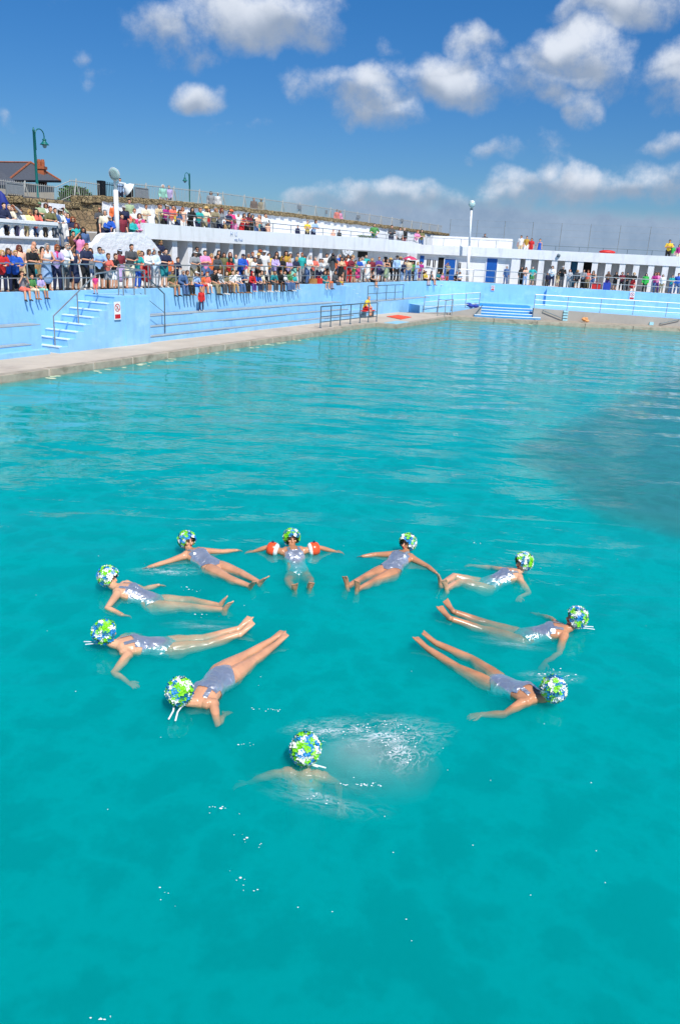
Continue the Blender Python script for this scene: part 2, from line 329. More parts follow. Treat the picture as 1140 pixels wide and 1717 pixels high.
# water: one closed body of turbid sea water
def water_mats():
    m = bpy.data.materials.new('turquoise_sea_water'); m.use_nodes = True; t = m.node_tree; t.nodes.clear(); N = t.nodes.new; L = t.links.new
    out = N('ShaderNodeOutputMaterial'); mix = N('ShaderNodeMixShader'); fr = N('ShaderNodeFresnel'); fr.inputs[0].default_value = 1.33
    tr = N('ShaderNodeBsdfTransparent'); gl = N('ShaderNodeBsdfGlossy'); gl.inputs['Roughness'].default_value = .04
    tc = N('ShaderNodeTexCoord')
    def nz(scale, detail, sx=1, sy=1, dist=0, rough=.5):
        mp = N('ShaderNodeMapping'); mp.inputs['Scale'].default_value = (sx, sy, 1); mp.inputs['Rotation'].default_value = (0, 0, .25); L(tc.outputs['Object'], mp.inputs[0])
        n = N('ShaderNodeTexNoise'); n.inputs['Scale'].default_value = scale; n.inputs['Detail'].default_value = detail; n.inputs['Roughness'].default_value = rough
        L(mp.outputs[0], n.inputs[0]); return n.outputs[0]
    def mt(op, a, b=None, c=None):
        n = N('ShaderNodeMath'); n.operation = op
        for i, x in enumerate((a, b, c)):
            if x is None: continue
            if isinstance(x, (int, float)): n.inputs[i].default_value = x
            else: L(x, n.inputs[i])
        return n.outputs[0]
    swell = nz(.5, 1, .8, 1.3); chop = nz(1.7, 2, .9, 1.25); rip = nz(7.5, 2, .9, 1.2)
    patch = nz(.16, 1)
    pr = N('ShaderNodeMapRange'); pr.interpolation_type = 'SMOOTHSTEP'; L(patch, pr.inputs[0]); pr.inputs[1].default_value = .42; pr.inputs[2].default_value = .62; pr.inputs[3].default_value = .4; pr.inputs[4].default_value = 1.0
    # long thin wave crests (wakes) : ridged noise
    rid = mt('SUBTRACT', 1.0, mt('MULTIPLY', mt('ABSOLUTE', mt('SUBTRACT', nz(.42, 1, .5, 1.7), .5)), 9.0))
    rid = mt('POWER', mt('MAXIMUM', rid, 0.0), 2.0)
    h = mt('ADD', mt('MULTIPLY', swell, .10), mt('MULTIPLY', mt('MULTIPLY', chop, pr.outputs[0]), .028))
    h = mt('ADD', h, mt('MULTIPLY', mt('MULTIPLY', rip, pr.outputs[0]), .0066))
    h = mt('ADD', h, mt('MULTIPLY', rid, .0055))
    bp = N('ShaderNodeBump'); bp.inputs['Strength'].default_value = 1; bp.inputs['Distance'].default_value = 1.0
    L(h, bp.inputs['Height']); L(bp.outputs[0], fr.inputs[1]); L(bp.outputs[0], gl.inputs['Normal'])
    # sunlight focused by ripples, put into the transparent tint: bright web, dim cells
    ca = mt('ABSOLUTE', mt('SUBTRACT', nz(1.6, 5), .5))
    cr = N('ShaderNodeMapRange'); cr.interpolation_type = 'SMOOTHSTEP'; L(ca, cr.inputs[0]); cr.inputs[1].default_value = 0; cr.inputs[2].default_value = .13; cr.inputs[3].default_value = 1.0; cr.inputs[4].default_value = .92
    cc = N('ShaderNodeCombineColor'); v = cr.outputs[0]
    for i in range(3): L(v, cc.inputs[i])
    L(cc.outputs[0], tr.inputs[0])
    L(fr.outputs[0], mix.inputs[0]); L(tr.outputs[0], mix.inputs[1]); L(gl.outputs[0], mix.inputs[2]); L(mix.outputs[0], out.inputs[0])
    va = N('ShaderNodeVolumePrincipled'); va.inputs['Color'].default_value = (.0, .835, .86, 1); va.inputs['Density'].default_value = 3.6
    L(va.outputs[0], out.inputs[1])
    return m
M['water'] = water_mats()
wmb = MB(); wmb.prism(pool, -2.2, WL)
tag(wmb.build('water', M['water']), 'turquoise rippled sea water filling the lido pool', 'water', kind='structure')
fb = MB(); fb.prism([(-40, -1), (60, -1), (60, 64), (-40, 64)], -2.6, -2.25)
tag(fb.build('pool_floor', M['beach']), 'pale concrete floor of the pool', 'pool floor', kind='structure')
# dark patch of water at the right, toned by added grey volumes
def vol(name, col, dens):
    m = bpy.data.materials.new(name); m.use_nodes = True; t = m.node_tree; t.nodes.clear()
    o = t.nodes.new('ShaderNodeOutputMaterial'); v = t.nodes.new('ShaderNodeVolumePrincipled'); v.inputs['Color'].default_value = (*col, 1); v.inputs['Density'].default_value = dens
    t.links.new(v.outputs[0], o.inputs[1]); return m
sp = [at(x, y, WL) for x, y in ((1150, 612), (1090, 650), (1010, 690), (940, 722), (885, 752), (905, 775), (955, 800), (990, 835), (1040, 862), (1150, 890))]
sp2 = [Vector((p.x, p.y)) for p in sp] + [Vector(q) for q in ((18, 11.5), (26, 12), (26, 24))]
cen2 = Vector((13, 18)); darkening = bpy.data.objects.new('darkened_water', None); COL.objects.link(darkening)
tag(darkening, 'dark patch of water at the right of the pool', 'darkening', kind='stuff'); M['darkening'] = vol('darkened_water', (.30, .39, .40), 1.1)
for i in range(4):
    sb = MB(); sb.prism([tuple(cen2 + (q - cen2) * (1.05 - .035 * i)) for q in sp2], -2.1 + .01 * i, WL - .012 - .004 * i); sb.build('dark_layer', M['darkening'], darkening)

# decks round the pool
dk = MB(); ins = [LF(35.2, -.3, 0), LF(24, -.3, 0), LF(-26, -.3, 0)]
poly = [V2(p) for p in edge_left[:-1]] + [V2(cornerP), (7.6, 60.3)] + [V2(p) for p in ins]
dk.prism(poly, -2.2, ZD - .004)
tag(dk.build('pool_deck', M['deck']), 'pale concrete deck along the long side of the pool', 'deck', kind='structure')
kb = MB()
def kerb(p, q, w=.34, z0=-.5, z1=ZD + .006, side=1):
    d = (q - p).normalized(); nn_ = Vector((-d.y, d.x, 0)) * w * side; o = Vector((d.y, -d.x, 0)) * .03 * side
    a, b, c, e = p + o, q + o, q + nn_, p + nn_
    kb.box8([(v.x, v.y, z0) for v in (a, b, c, e)] + [(v.x, v.y, z1) for v in (a, b, c, e)])
rng = random.Random(4)
for i in range(len(edge_left) - 2):
    p, q = edge_left[i], edge_left[i + 1]; n = max(1, int((q - p).length / 1.9))
    for k in range(n):
        a = p.lerp(q, k / n); b = p.lerp(q, (k + 1) / n - (.012 if n > 1 else 0)); kerb(a, b, z1=ZD + .006 + rng.uniform(-.006, .008), side=1)
a, b = edge_left[7], cornerP
for k in range(6): kerb(a.lerp(b, k / 6), a.lerp(b, (k + .99) / 6), z1=ZD + .008)
for i in range(3):
    p, q = edge_far[i], edge_far[i + 1]; n = max(1, int((q - p).length / 3))
    for k in range(n): kerb(p.lerp(q, k / n), p.lerp(q, (k + .992) / n), w=1.75, z1=.46)
tag(kb.build('pool_kerb', M['kerb'], bevel=.02), 'stained concrete kerb along the water line', 'kerb', kind='structure')
# platform the photographer stands on
pf = MB(); pf.box(-8, 10, -6, -.4, -2.2, 2.95)
tag(pf.build('viewing_platform', M['beach']), 'concrete platform at the near end of the pool', 'platform', kind='structure')

# ------------------------------------------------------------------ the blue terrace walls, benches, steps
ARC = []
for k in range(9):          # rounded corner between the two wings
    t_ = k / 8; p0, p1, p2 = LF(44.5, 0, 0), Vector((8.22, 72.1, 0)), RF(3.2, 0, 0)
    ARC.append(p0.lerp(p1, t_).lerp(p1.lerp(p2, t_), t_))
walk_edge = [LF(-26, 0, 0)] + ARC + [RF(34, 0, 0)]
walk_back = [RF(34, -9, 0), RF(-6, -9, 0), LF(44, -9, 0), LF(-26, -9, 0)]
wk = MB(); wk.prism([V2(p) for p in walk_edge + walk_back], 2.3, ZW)
tag(wk.build('walkway', M['beach']), 'pale walkway behind the blue wall', 'walkway', kind='structure')
def ribbon(mb, pts, z0, z1, th, side=1):
    n = len(pts); off = []
    for i in range(n):
        d = (pts[min(i + 1, n - 1)] - pts[max(i - 1, 0)]).normalized(); off.append(Vector((d.y, -d.x, 0)) * th * side)
    for i in range(n - 1):
        a, b, c, e = pts[i], pts[i + 1], pts[i + 1] - off[i + 1], pts[i] - off[i]
        a2, b2 = pts[i] + off[i] * 0, pts[i + 1]
        mb.box8([(v.x, v.y, z0) for v in (a2, b2, c, e)] + [(v.x, v.y, z1) for v in (a2, b2, c, e)])
tw = empty('terrace_wall', LF(10, 0, 0), 'long pale blue terrace wall with bench ledges below the crowd', 'wall')
b = MB(); ribbon(b, [p + Vector((LF.n.x, LF.n.y, 0)) * .02 for p in walk_edge], .3, ZW + .035, .28); b.build('wall_face', M['blue'], tw)
def bench(s0, s1, d0, d1, z, parent, steps=1):
    b = MB(); n = max(1, int((s1 - s0) / 2))
    for k in range(n):
        j = rng.uniform(-.012, .012)
        b.slab(LF, s0 + (s1 - s0) * k / n, s0 + (s1 - s0) * (k + 1) / n, d0, d1 + j, ZD - .1, z - .035)
    b.build('bench_block', M['blue'], parent)
    t_ = MB(); t_.slab(LF, s0 + .01, s1 - .01, d0 + .004, d1 + .018, z - .033, z); t_.build('bench_ledge', M['bluewear'], parent, bevel=.008)
bench(-26, 1.25, .05, .72, 1.45, tw); bench(-26, .35, .74, 1.16, .82, tw)
bench(6.5, 26.5, .05, .74, 1.47, tw); bench(6.5, 26.5, .76, 1.12, 1.06, tw); bench(6.5, 26.5, 1.14, 1.5, .70, tw)
bench(28.6, 42, .05, .8, 1.36, tw)
cb = MB(); cb.slab(LF, 26.6, 28.4, .05, 1.2, ZD, .95); cb.build('step_block', M['blue'], tw)
b = MB(); b.slab(LF, -3.2, .9, 1.17, 1.5, ZD - .1, .62); b.build('low_step', M['blue'], tw)
# the blue staircase at the left
st = empty('staircase', LF(1.2, .8, ZD), 'pale blue steps with white nosings beside the no diving sign', 'stairs')
nst = 8; sa, sbb = 1.25, 4.75; ztop = 2.44
for k in range(nst):
    b = MB(); s0 = sa + (sbb - sa) * k / nst; z = ZD + (ztop - ZD) * (k + 1) / nst
    s1 = sa + (sbb - sa) * (k + 1) / nst if k < nst - 1 else 6.35
    wv_ = .10 * (1 - k / nst)
    b.slab(LF, s0, s1, .05, 1.62 + wv_ * 0, ZD - .1 - .003 * k, z - .03); o = b.build('step', M['blue'], st)
    b = MB(); b.slab(LF, s0 - .025, s0 + .13 if k < nst - 1 else 6.34, .052, 1.6, z - .045, z + .003); b.build('nosing', M['nosing'] if k < nst - 1 else M['blue'], o, bevel=.008)
b = MB(); b.slab(LF, 4.86, 6.36, 1.62, 1.66, ZD - .1, ztop - .06)
b.build('side_face', M['blue'], st)
# blue steps further along, up to the walkway
st2 = empty('staircase', LF(27, .8, ZD), 'pale blue steps in the wall behind the lifeguard', 'stairs')
for k in range(6):
    b = MB(); z = 1.0 + (2.45 - 1.0) * (k + 1) / 6; s0 = 29.6 - (29.6 - 27.2) * k / 5
    b.slab(LF, s0 - .45 if k < 5 else 26.2, s0, .05, 1.0, ZD - .1 - .004 * k, z); o = b.build('step', M['blue'], st2)
    c = MB(); c.slab(LF, s0 - .1, s0 + .02, .06, .98, z - .03, z + .006); c.build('nosing', M['nosing'], o)
# steps at the far wing
st3 = empty('staircase', RF(9, .8, 1.1), 'pale blue steps down from the far walkway', 'stairs')
for k in range(5):
    b = MB(); z = 2.45 - .24 * k; b.slab(RF, 8.7 + .38 * k, 9.08 + .38 * k, .03, .26, 1.0, z); o = b.build('step', M['blue'], st3)
    c = MB(); c.slab(RF, 8.98 + .38 * k, 9.1 + .38 * k, .04, .25, z - .03, z + .006); c.build('nosing', M['nosing'], o)

# ------------------------------------------------------------------ railings
def rail_run(name, label, pts, h, rails, m, group=None, r=.028, post_d=0, mid_mats=None, posts=None, cat='railing'):
    """pts: foot points of the posts; rails: heights (fractions of h) of the horizontal bars"""
    root = empty(name, pts[0], label, cat, group)
    for i, p in enumerate(pts):
        if posts is not None and i not in posts: continue
        b = MB(); b.tube([p, p + Vector((0, 0, h))], r, 6, caps=False); b.lathe(p, [(r * 2.1, 0), (r * 2.1, .03), (r, .05)], 6)
        b.build('post', m, root)
    for k, fr_ in enumerate(rails):
        b = MB(); b.tube([p + Vector((0, 0, h * fr_)) for p in pts], r * (1.1 if k == 0 else .85), 6, caps=False)
        b.build('top_rail' if k == 0 else 'middle_rail', m, root)
    return root
def Ls(s0, s1, d, z, n): return [LF(s0 + (s1 - s0) * k / (n - 1), d, z) for k in range(n)]
def Rs(s0, s1, d, z, n): return [RF(s0 + (s1 - s0) * k / (n - 1), d, z) for k in range(n)]
rail_run('railing', 'grey two bar walkway railing at the left end of the blue wall', Ls(-9, 5.1, -.12, ZW, 9), 1.05, (1, .5), M['steel'])
rail_run('railing', 'grey two bar walkway railing right of the blue staircase', Ls(6.5, 26, -.12, ZW, 11), 1.05, (1, .5), M['steel'])
rail_run('railing', 'grey two bar walkway railing behind the lifeguard', Ls(28.4, 44.4, -.12, ZW, 8), 1.05, (1, .5), M['steel'])
arc2 = [ARC[i] + Vector((-.06, .1, ZW)) for i in (1, 3, 5, 7)]
rail_run('railing', 'grey walkway railing around the rounded corner', [Vector((p.x, p.y, ZW)) for p in arc2] + Rs(4.2, 8.4, -.1, ZW, 3), 1.05, (1, .5), M['steel'])
rail_run('railing', 'grey walkway railing in front of the far white columns', Rs(10.6, 34, -.1, ZW, 12), 1.05, (1, .5), M['steel'])
hr = empty('handrail', LF(1.35, 1.35, ZD), 'galvanised handrail rising up the blue staircase', 'handrail')
b = MB(); b.tube([LF(1.35, 1.3, ZD), LF(1.35, 1.3, 1.78), LF(3.7, 1.3, 3.3), LF(4.9, 1.3, 3.42)], .03, 6, caps=False); b.build('hand_bar', M['steel'], hr)
for s_, z0, z1 in ((2.6, 1.2, 2.58), (4.9, ztop, 3.42)):
    b = MB(); b.tube([LF(s_, 1.3, z0), LF(s_, 1.3, z1)], .026, 6, caps=False); b.build('post', M['steel'], hr)
hr = empty('railing', LF(5, 1.5, ztop), 'galvanised landing rail above the no diving sign', 'railing')
for s_ in (4.95, 5.6, 6.28):
    b = MB(); b.tube([LF(s_, 1.5, ztop), LF(s_, 1.5, 3.42)], .026, 6, caps=False); b.build('post', M['steel'], hr)
b = MB(); b.tube([LF(4.95, 1.5, 3.42), LF(6.28, 1.5, 3.42), LF(6.28, .1, 3.5)], .03, 6, caps=False); b.build('top_rail', M['steel'], hr)
hr = empty('handrail', LF(7.6, .9, 1.0), 'dark handrail sloping down right of the no diving sign', 'handrail')
b = MB(); b.tube([LF(6.3, 1.2, 3.45), LF(7.9, 1.2, 2.42), LF(7.9, 1.2, .75)], .03, 6, caps=False); b.build('hand_bar', M['darksteel'], hr)
b = MB(); b.tube([LF(6.3, 1.2, 2.5), LF(7.88, 1.2, 1.62)], .012, 6, caps=False); b.build('lower_bar', M['darksteel'], hr)
pr_ = [at(x, y, ZD) for x, y in ((537, 549.7), (554, 547.6), (570, 545.7), (587, 543.6), (603, 541.5), (617, 540.2), (631, 538.9))]
rail_run('railing', 'dark three bar railing on the deck by the lifeguard bench', pr_, 1.15, (1, .52, .27), M['darksteel'], r=.032)
b = MB(); pts = [pr_[0] + Vector((0, 0, 1.15)), LF(15.5, 1.8, 1.55)]
rail_run('railing', 'grey railing on the ledge behind the lifeguard', Ls(30.2, 36.5, .7, 1.36, 5), 1.05, (1, .5), M['darksteel'], r=.026)
# far side: sloping grey beach wall, blue steps, railings
bw = empty('retaining_wall', (18, 60.3, .4), 'grey concrete wall along the far pool edge right of the steps', 'wall')
def wallY(mb, x0, x1, y, z0a, z1a, z1b, th=.4):
    mb.box8([(x0, y, z0a), (x1, y, z0a), (x1, y + th, z0a), (x0, y + th, z0a), (x0, y, z1a), (x1, y, z1b), (x1, y + th, z1b), (x0, y + th, z1a)])
b = MB(); wallY(b, 13.55, 25, 60.3, -.3, 1.24, .98); wallY(b, 25.003, 42, 60.3, -.3, .98, .95); b.build('wall_face', M['beach'], bw)
bw2 = empty('retaining_wall', (8.5, 60.3, .4), 'short grey concrete wall left of the far blue steps', 'wall')
b = MB(); wallY(b, 7.45, 9.7, 60.32, -.3, .62, 1.12); wallY(b, 5.2, 7.447, 60.6, -.3, .5, .62); b.build('wall_face', M['beach'], bw2)
ud = MB(); ud.prism([(5.2, 61), (9.65, 60.73), (9.65, 63.2), (13.6, 63.2), (13.6, 60.72), (42, 60.72), (42, 66.4), (20, 70), (8.6, 72.4), (4.0, 64)], -.3, 1.0)
tag(ud.build('upper_deck', M['blue']), 'pale blue painted deck below the far wall', 'deck', kind='structure')
fs = empty('staircase', (11.6, 60, .46), 'curved bright blue steps down to the far pool edge', 'stairs')
for k in range(5):
    R1 = 3.15 - .33 * k; cx, cy = 11.62, 63.35
    z1 = .46 + .17 * (k + 1); half = 2.05 + .10 * (4 - k); pts = []
    for j in range(13):
        x = cx - half + 2 * half * j / 12; u_ = (x - cx) / half
        pts.append((x, 60.0 + .52 * k - .28 * (1 - u_ * u_)))
    b = MB(); b.prism(pts + [(cx + half, 63.2), (cx - half, 63.2)], -.3 - .004 * k, z1 - .03); o = b.build('step', M['bluestep'], fs)
    c = MB()
    for j in range(12):
        (xa, ya), (xb, yb) = pts[j], pts[j + 1]
        c.box8([(xa, ya - .02, z1 - .06), (xb, yb - .02, z1 - .06), (xb, yb + .12, z1 - .06), (xa, ya + .12, z1 - .06)] + [(xa, ya - .02, z1), (xb, yb - .02, z1), (xb, yb + .12, z1), (xa, ya + .12, z1)])
    if k < 4: c.build('nosing', M['nosing'], o)
for xa, za, xb, zb, lab in ((9.25, .62, 9.72, 1.28, 'dark handrail on the wall left of the far blue steps'), (14.25, 1.12, 15.75, .62, 'dark handrail on the wall right of the far blue steps'), (23.0, .62, 24.35, .98, 'dark handrail on the grey wall at the right edge')):
    b = MB(); b.tube([(xa, 60.18, za), (xb, 60.18, zb)], .028, 8); b.tube([(xa, 60.18, za), (xa, 60.31, za)], .03, 6); b.tube([(xb, 60.18, zb), (xb, 60.31, zb)], .03, 6)
    thing1(b, 'handrail', M['darksteel'], lab, 'handrail')
rail_run('railing', 'long grey three bar railing on the far concrete wall', [Vector((13.6 + 2.45 * k, 60.52, 1.22 - .025 * k)) for k in range(12)], 1.0, (1, .62, .3), M['steel'], r=.024)
rail_run('railing', 'grey three bar railing left of the far blue steps', [Vector((5.5 + 1.02 * k, 60.85, .56 + .11 * k)) for k in range(5)], 1.15, (1, .62, .3), M['steel'], r=.026)
rail_run('railing', 'short grey rail at the deck corner', [at(x, y, ZD) for x, y in ((733, 529.5), (745, 531), (757, 529))], 1.15, (1,), M['steel'], r=.03)
b = MB()
for k in range(4): b.box(15.75, 16.1, 60.2, 60.29, .47 + .2 * k, .6 + .2 * k)
thing1(b, 'depth_marker', M['tile'], 'pale blue striped depth marker on the far grey wall', 'marker')
b = MB(); b.box(22.2, 22.5, 60.2, 60.29, .47, .68); thing1(b, 'depth_marker', M['tile'], 'small pale blue marker low on the far wall at right', 'marker')
b = MB()
for k in range(9): b.ball((17.55 + rng.uniform(-.45, .45), 59.9 + rng.uniform(-.15, .15), .56 + rng.uniform(0, .18)), (.14, .1, .09), 10, 7)
thing1(b, 'swim_floats', M['tan'], 'heap of tan floats lying on the far pool kerb', 'floats', smooth=True)
b = MB(); p = at(798, 512, 1.15)
for k in range(5): b.ball((9.0 + rng.uniform(-.35, .35), 60.9 + rng.uniform(-.1, .1), 1.12 + rng.uniform(0, .15)), (.22, .15, .13), 10, 7)
thing1(b, 'bag', M['bluebag'], 'blue bags left at the end of the far railing', 'bag', smooth=True)
b = MB(); q = [at(x, y, ZD) for x, y in ((648, 531), (672, 536), (690, 532), (667, 528.5))]
b.box8([(p.x, p.y, ZD + .004) for p in q] + [(p.x, p.y, ZD + .03) for p in q]); thing1(b, 'mat', M['redmat'], 'orange red mat lying on the concrete deck', 'mat')
b = MB(); b.slab(LF, 25.5, 27.6, 4.1, 4.95, ZD + .006, ZD + .035); thing1(b, 'tiled_strip', M['tile'], 'pale blue tiled strip at the deck edge', 'tiles')
# scum and flecks floating along the kerb
fl = MB()
for k in range(46):
    s_ = rng.choice((rng.uniform(-4, 19), rng.uniform(-3, 4), rng.uniform(10, 15))); p = LF(s_, 4.22 - .006 * s_ + abs(rng.gauss(0, .3)) + .06, 0)
    if rng.random() < .15: p = Vector((rng.uniform(7.5, 13), 58.3 + rng.uniform(-.5, .1), 0))
    n = 7; rr = rng.uniform(.03, .13); a0 = rng.uniform(0, 6)
    fl.prism([(p.x + rr * rng.uniform(.6, 1.2) * math.cos(a0 + 6.283 * i / n) * 1.3, p.y + rr * rng.uniform(.5, 1) * math.sin(a0 + 6.283 * i / n)) for i in range(n)], WL + .002, WL + .012)
tag(fl.build('foam_flecks', mat('pale_foam', 'cfd6b4', .6, 0, .2, 10)), 'pale flecks floating along the pool kerb', 'foam', kind='stuff')

# ------------------------------------------------------------------ white pavilions
pv = empty('changing_pavilion', LF(20, -3, ZW), 'long white pavilion with fin columns under a roof terrace on the left', 'building')
sc_ = (LF.hit(725, 400, -3)[0])
b = MB(); zz = [(11.7, 5.44), (20, 5.46), (29, 5.54), (38, 5.66), (44, 5.66), (48.9, 5.52)]
for (s0, z0), (s1, z1) in zip(zz, zz[1:]):
    b.box8([LF(s0, -3, ZR0), LF(s1, -3, ZR0), LF(s1, -3.28, ZR0), LF(s0, -3.28, ZR0), LF(s0, -3, z0), LF(s1, -3, z1), LF(s1, -3.28, z1), LF(s0, -3.28, z0)])
b.build('fascia', M['white'], pv)
b = MB(); b.slab(LF, 11.7, 48, -7.0, -3.285, ZR0 + .01, ZT); b.build('roof', M['white'], pv)
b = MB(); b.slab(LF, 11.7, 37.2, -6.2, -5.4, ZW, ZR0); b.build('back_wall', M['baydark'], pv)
colx = [(280, .5)] + [(x, .4) for x in (319.5, 343, 365.5, 388, 408, 429, 448, 468, 486.5, 504, 521, 537.5, 555, 569, 584)] + [(294, .42)]
for x, w in colx:
    s_ = LF.hit(x, 440, -3.2)[0]
    if x == 280: continue
    b = MB(); b.slab(LF, s_ - w / 2, s_ + w / 2, -5.4, -3.2, ZW, ZR0); b.build('column', M['white'], pv)
b = MB(); b.slab(LF, 37.2, 48.4, -4.6, -4.0, ZW, ZR0); b.build('door_wall', M['white'], pv)
b = MB(); b.slab(LF, 38.0, 39.8, -4.03, -3.985, 4.17, 4.62); b.build('window', M['dark'], pv)
b = MB(); b.slab(LF, 43.1, 43.8, -4.03, -3.985, 3.6, 4.3); b.build('window', M['dark'], pv)
b = MB()                                                   # shell shaped relief over the last bays
pc = LF(34.2, -2.97, 4.62)
for k in range(7):
    a0 = math.pi + math.pi * k / 7; a1 = math.pi + math.pi * (k + .85) / 7
    for (ra, rb) in ((.12, .35), (.42, .62)):
        p = [(34.2 + ra * 1.5 * math.cos(a0), 4.66 + ra * .7 * math.sin(a0)), (34.2 + rb * 1.5 * math.cos(a0), 4.66 + rb * .7 * math.sin(a0)), (34.2 + rb * 1.5 * math.cos(a1), 4.66 + rb * .7 * math.sin(a1)), (34.2 + ra * 1.5 * math.cos(a1), 4.66 + ra * .7 * math.sin(a1))]
        b.extrude(LF, p, -3.04, -2.96)
b.build('shell_relief', M['white'], pv)
def text(body, size, origin, xdir, up, m, parent, name='lettering', th=.008):
    cu_ = bpy.data.curves.new(name, 'FONT'); cu_.body = body; cu_.size = size; cu_.extrude = th; cu_.align_x = 'CENTER'; cu_.resolution_u = 2
    tmp = bpy.data.objects.new('tmp', cu_); me = bpy.data.meshes.new_from_object(tmp)
    x = Vector(xdir).normalized(); z = Vector(up); y = z; nrm = x.cross(y)
    mw = Matrix(((x.x, y.x, nrm.x, origin.x), (x.y, y.y, nrm.y, origin.y), (x.z, y.z, nrm.z, origin.z), (0, 0, 0, 1)))
    me.transform(mw); bpy.data.objects.remove(tmp); me.materials.append(m)
    o = bpy.data.objects.new(name, me); COL.objects.link(o); o.parent = parent
    if parent: o.matrix_parent_inverse = mworld(parent).inverted()
    return o
h3 = Vector((LF.h.x, LF.h.y, 0)); r3 = Vector((RF.h.x, RF.h.y, 0)); UP = Vector((0, 0, 1))
s_ = LF.hit(392, 390, -3)[0]; text('H  U', .36, LF(s_, -2.985, 5.1), h3, UP, M['letter'], pv)
s_ = LF.hit(400, 400, -3)[0]; text('ma, Pool', .24, LF(s_, -2.985, 4.84), h3, UP, M['letter'], pv)
# far wing
p2 = empty('changing_pavilion', RF(12, -2.5, ZW), 'white far pavilion with square columns and grey bays at right', 'building')
b = MB(); b.slab(RF, -3.02, 34, -2.78, -2.5, ZR0, ZR1); b.build('fascia', M['white'], p2)
b = MB(); b.slab(RF, -3.0, 34, -9, -2.785, ZR0 + .01, ZT); b.build('roof', M['white'], p2)
b = MB(); b.slab(RF, -3.4, 5.45, -3.2, -2.82, ZW, ZR0 - .003); b.build('door_wall', M['white'], p2)
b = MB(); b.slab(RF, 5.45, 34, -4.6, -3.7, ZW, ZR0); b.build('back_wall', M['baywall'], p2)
tt = [5.75] + [RF.hit(x, 450, -2.56)[0] for x in (884, 906, 928, 950.5, 972, 996, 1019, 1042.5, 1066, 1091, 1115, 1137.5)]
while tt[-1] < 33: tt.append(tt[-1] + 1.13)
for i, t_ in enumerate(tt):
    b = MB(); b.slab(RF, t_ - (.24 if i else .5), t_ + .24, -3.7, -2.56, ZW, ZR0); b.build('column', M['white'], p2)
def panel(fr, s0, s1, d, z0, z1, m, name, parent, th=.05):
    b = MB(); b.slab(fr, s0, s1, d, d + th, z0, z1); return b.build(name, m, parent)
def doorset(fr, s0, s1, d, z0, z1, m, parent):
    o = panel(fr, s0, s1, d, z0, z1, m, 'door', parent)
    fb_ = MB(); w = .07
    fb_.slab(fr, s0 - w, s0, d, d + .07, z0, z1 + w); fb_.slab(fr, s1, s1 + w, d, d + .07, z0, z1 + w); fb_.slab(fr, s0, s1, d, d + .07, z1, z1 + w)
    fb_.build('door_frame', M['white'], o)
    hb = MB(); hb.ball(fr(s0 + .1, d + .09, z0 + 1.0), .04, 8, 6); hb.build('handle', M['steel'], o)
doorset(RF, 3.08, 4.0, -2.815, ZW + .03, 4.6, M['door'], p2)
panel(RF, -1.3, -.72, -2.83, ZW + .02, 4.45, M['dark'], 'doorway', p2)
doorset(RF, -.7, .28, -2.8, ZW + .02, 4.36, M['door'], p2)
panel(RF, -3.0, -2.62, -2.815, 3.95, 4.52, M['door'], 'shutter', p2)
for s0, s1, z0, z1 in ((-2.33, -2.02, 3.67, 4.23), (-1.78, -1.55, 3.55, 4.2), (.55, .78, 3.5, 4.1)):
    o = panel(RF, s0, s1, -2.815, z0, z1, M['dark'], 'window', p2, .03)
    f2 = MB(); f2.slab(RF, s0 - .05, s1 + .05, -2.82, -2.75, z0 - .06, z0 - .002); f2.slab(RF, (s0 + s1) / 2 - .02, (s0 + s1) / 2 + .02, -2.785, -2.76, z0, z1); f2.build('window_frame', M['white'], o)
panel(RF, 10.32, 10.92, -3.4, ZW + .02, ZR0 - .02, M['tealdoor'], 'door', p2)
panel(RF, 11.36, 12.06, -3.4, ZW + .02, ZR0 - .02, M['dark'], 'doorway', p2)
panel(RF, 5.5, 6.45, -3.69, ZW + .02, 3.9, M['dark'], 'doorway', p2)
b = MB(); c = RF(9.2, -2.4, 5.1); b.ball(c, (.16, .1, .16), 10, 8); b.tube([c, c + Vector((0, .25, -.1))], .05, 6)
b.build('bulkhead_light', M['darksteel'], p2, True)
# roof terrace rails
rail_run('railing', 'thin grey railing along the left roof terrace', Ls(13, 48, -3.15, 5.46, 17), .55, (1, .5), M['steel'], r=.022)
rail_run('railing', 'thin grey railing over the doors at the corner', Rs(-2.5, 5.3, -2.65, ZR1, 6), .62, (1,), M['steel'], r=.02)
# low white parapet behind the corner, and netting poles over the far roof
b = MB(); b.slab(RF, -3, 4.6, -8.6, -8.2, ZT, 6.42); thing1(b, 'parapet_wall', M['white'], 'low white parapet behind the corner roof', 'wall')
nf = empty('netting_fence', RF(5, -8.8, ZT), 'tall thin netting fence behind the far roof', 'fence')
for k in range(14):
    b = MB(); b.tube([RF(-1.5 + 2.6 * k, -8.8, ZT), RF(-1.5 + 2.6 * k, -8.8, 8.0)], .03, 6, caps=False); b.build('post', M['steel'], nf)
for z in (5.6, 6.2, 6.8, 7.4, 7.95):
    b = MB(); b.tube([RF(-1.5, -8.8, z), RF(32.3, -8.8, z)], .006, 4, caps=False); b.build('wire', M['steel'], nf)
rail_run('railing', 'low grey railing along the back of the far roof', Rs(6.5, 34, -8.2, ZT, 14), 1.05, (1, .55), M['darksteel'], r=.025)
b = MB()
for s0 in (19.0,):
    b.slab(RF, s0 - 1.2, s0 + .5, -8, -7.6, 5.45, 5.55); b.slab(RF, s0 - 1.1, s0 - 1.0, -8, -7.6, ZT, 5.45); b.slab(RF, s0 + .3, s0 + .4, -8, -7.6, ZT, 5.45)
thing1(b, 'bench', M['white'], 'white bench on the far roof', 'bench')
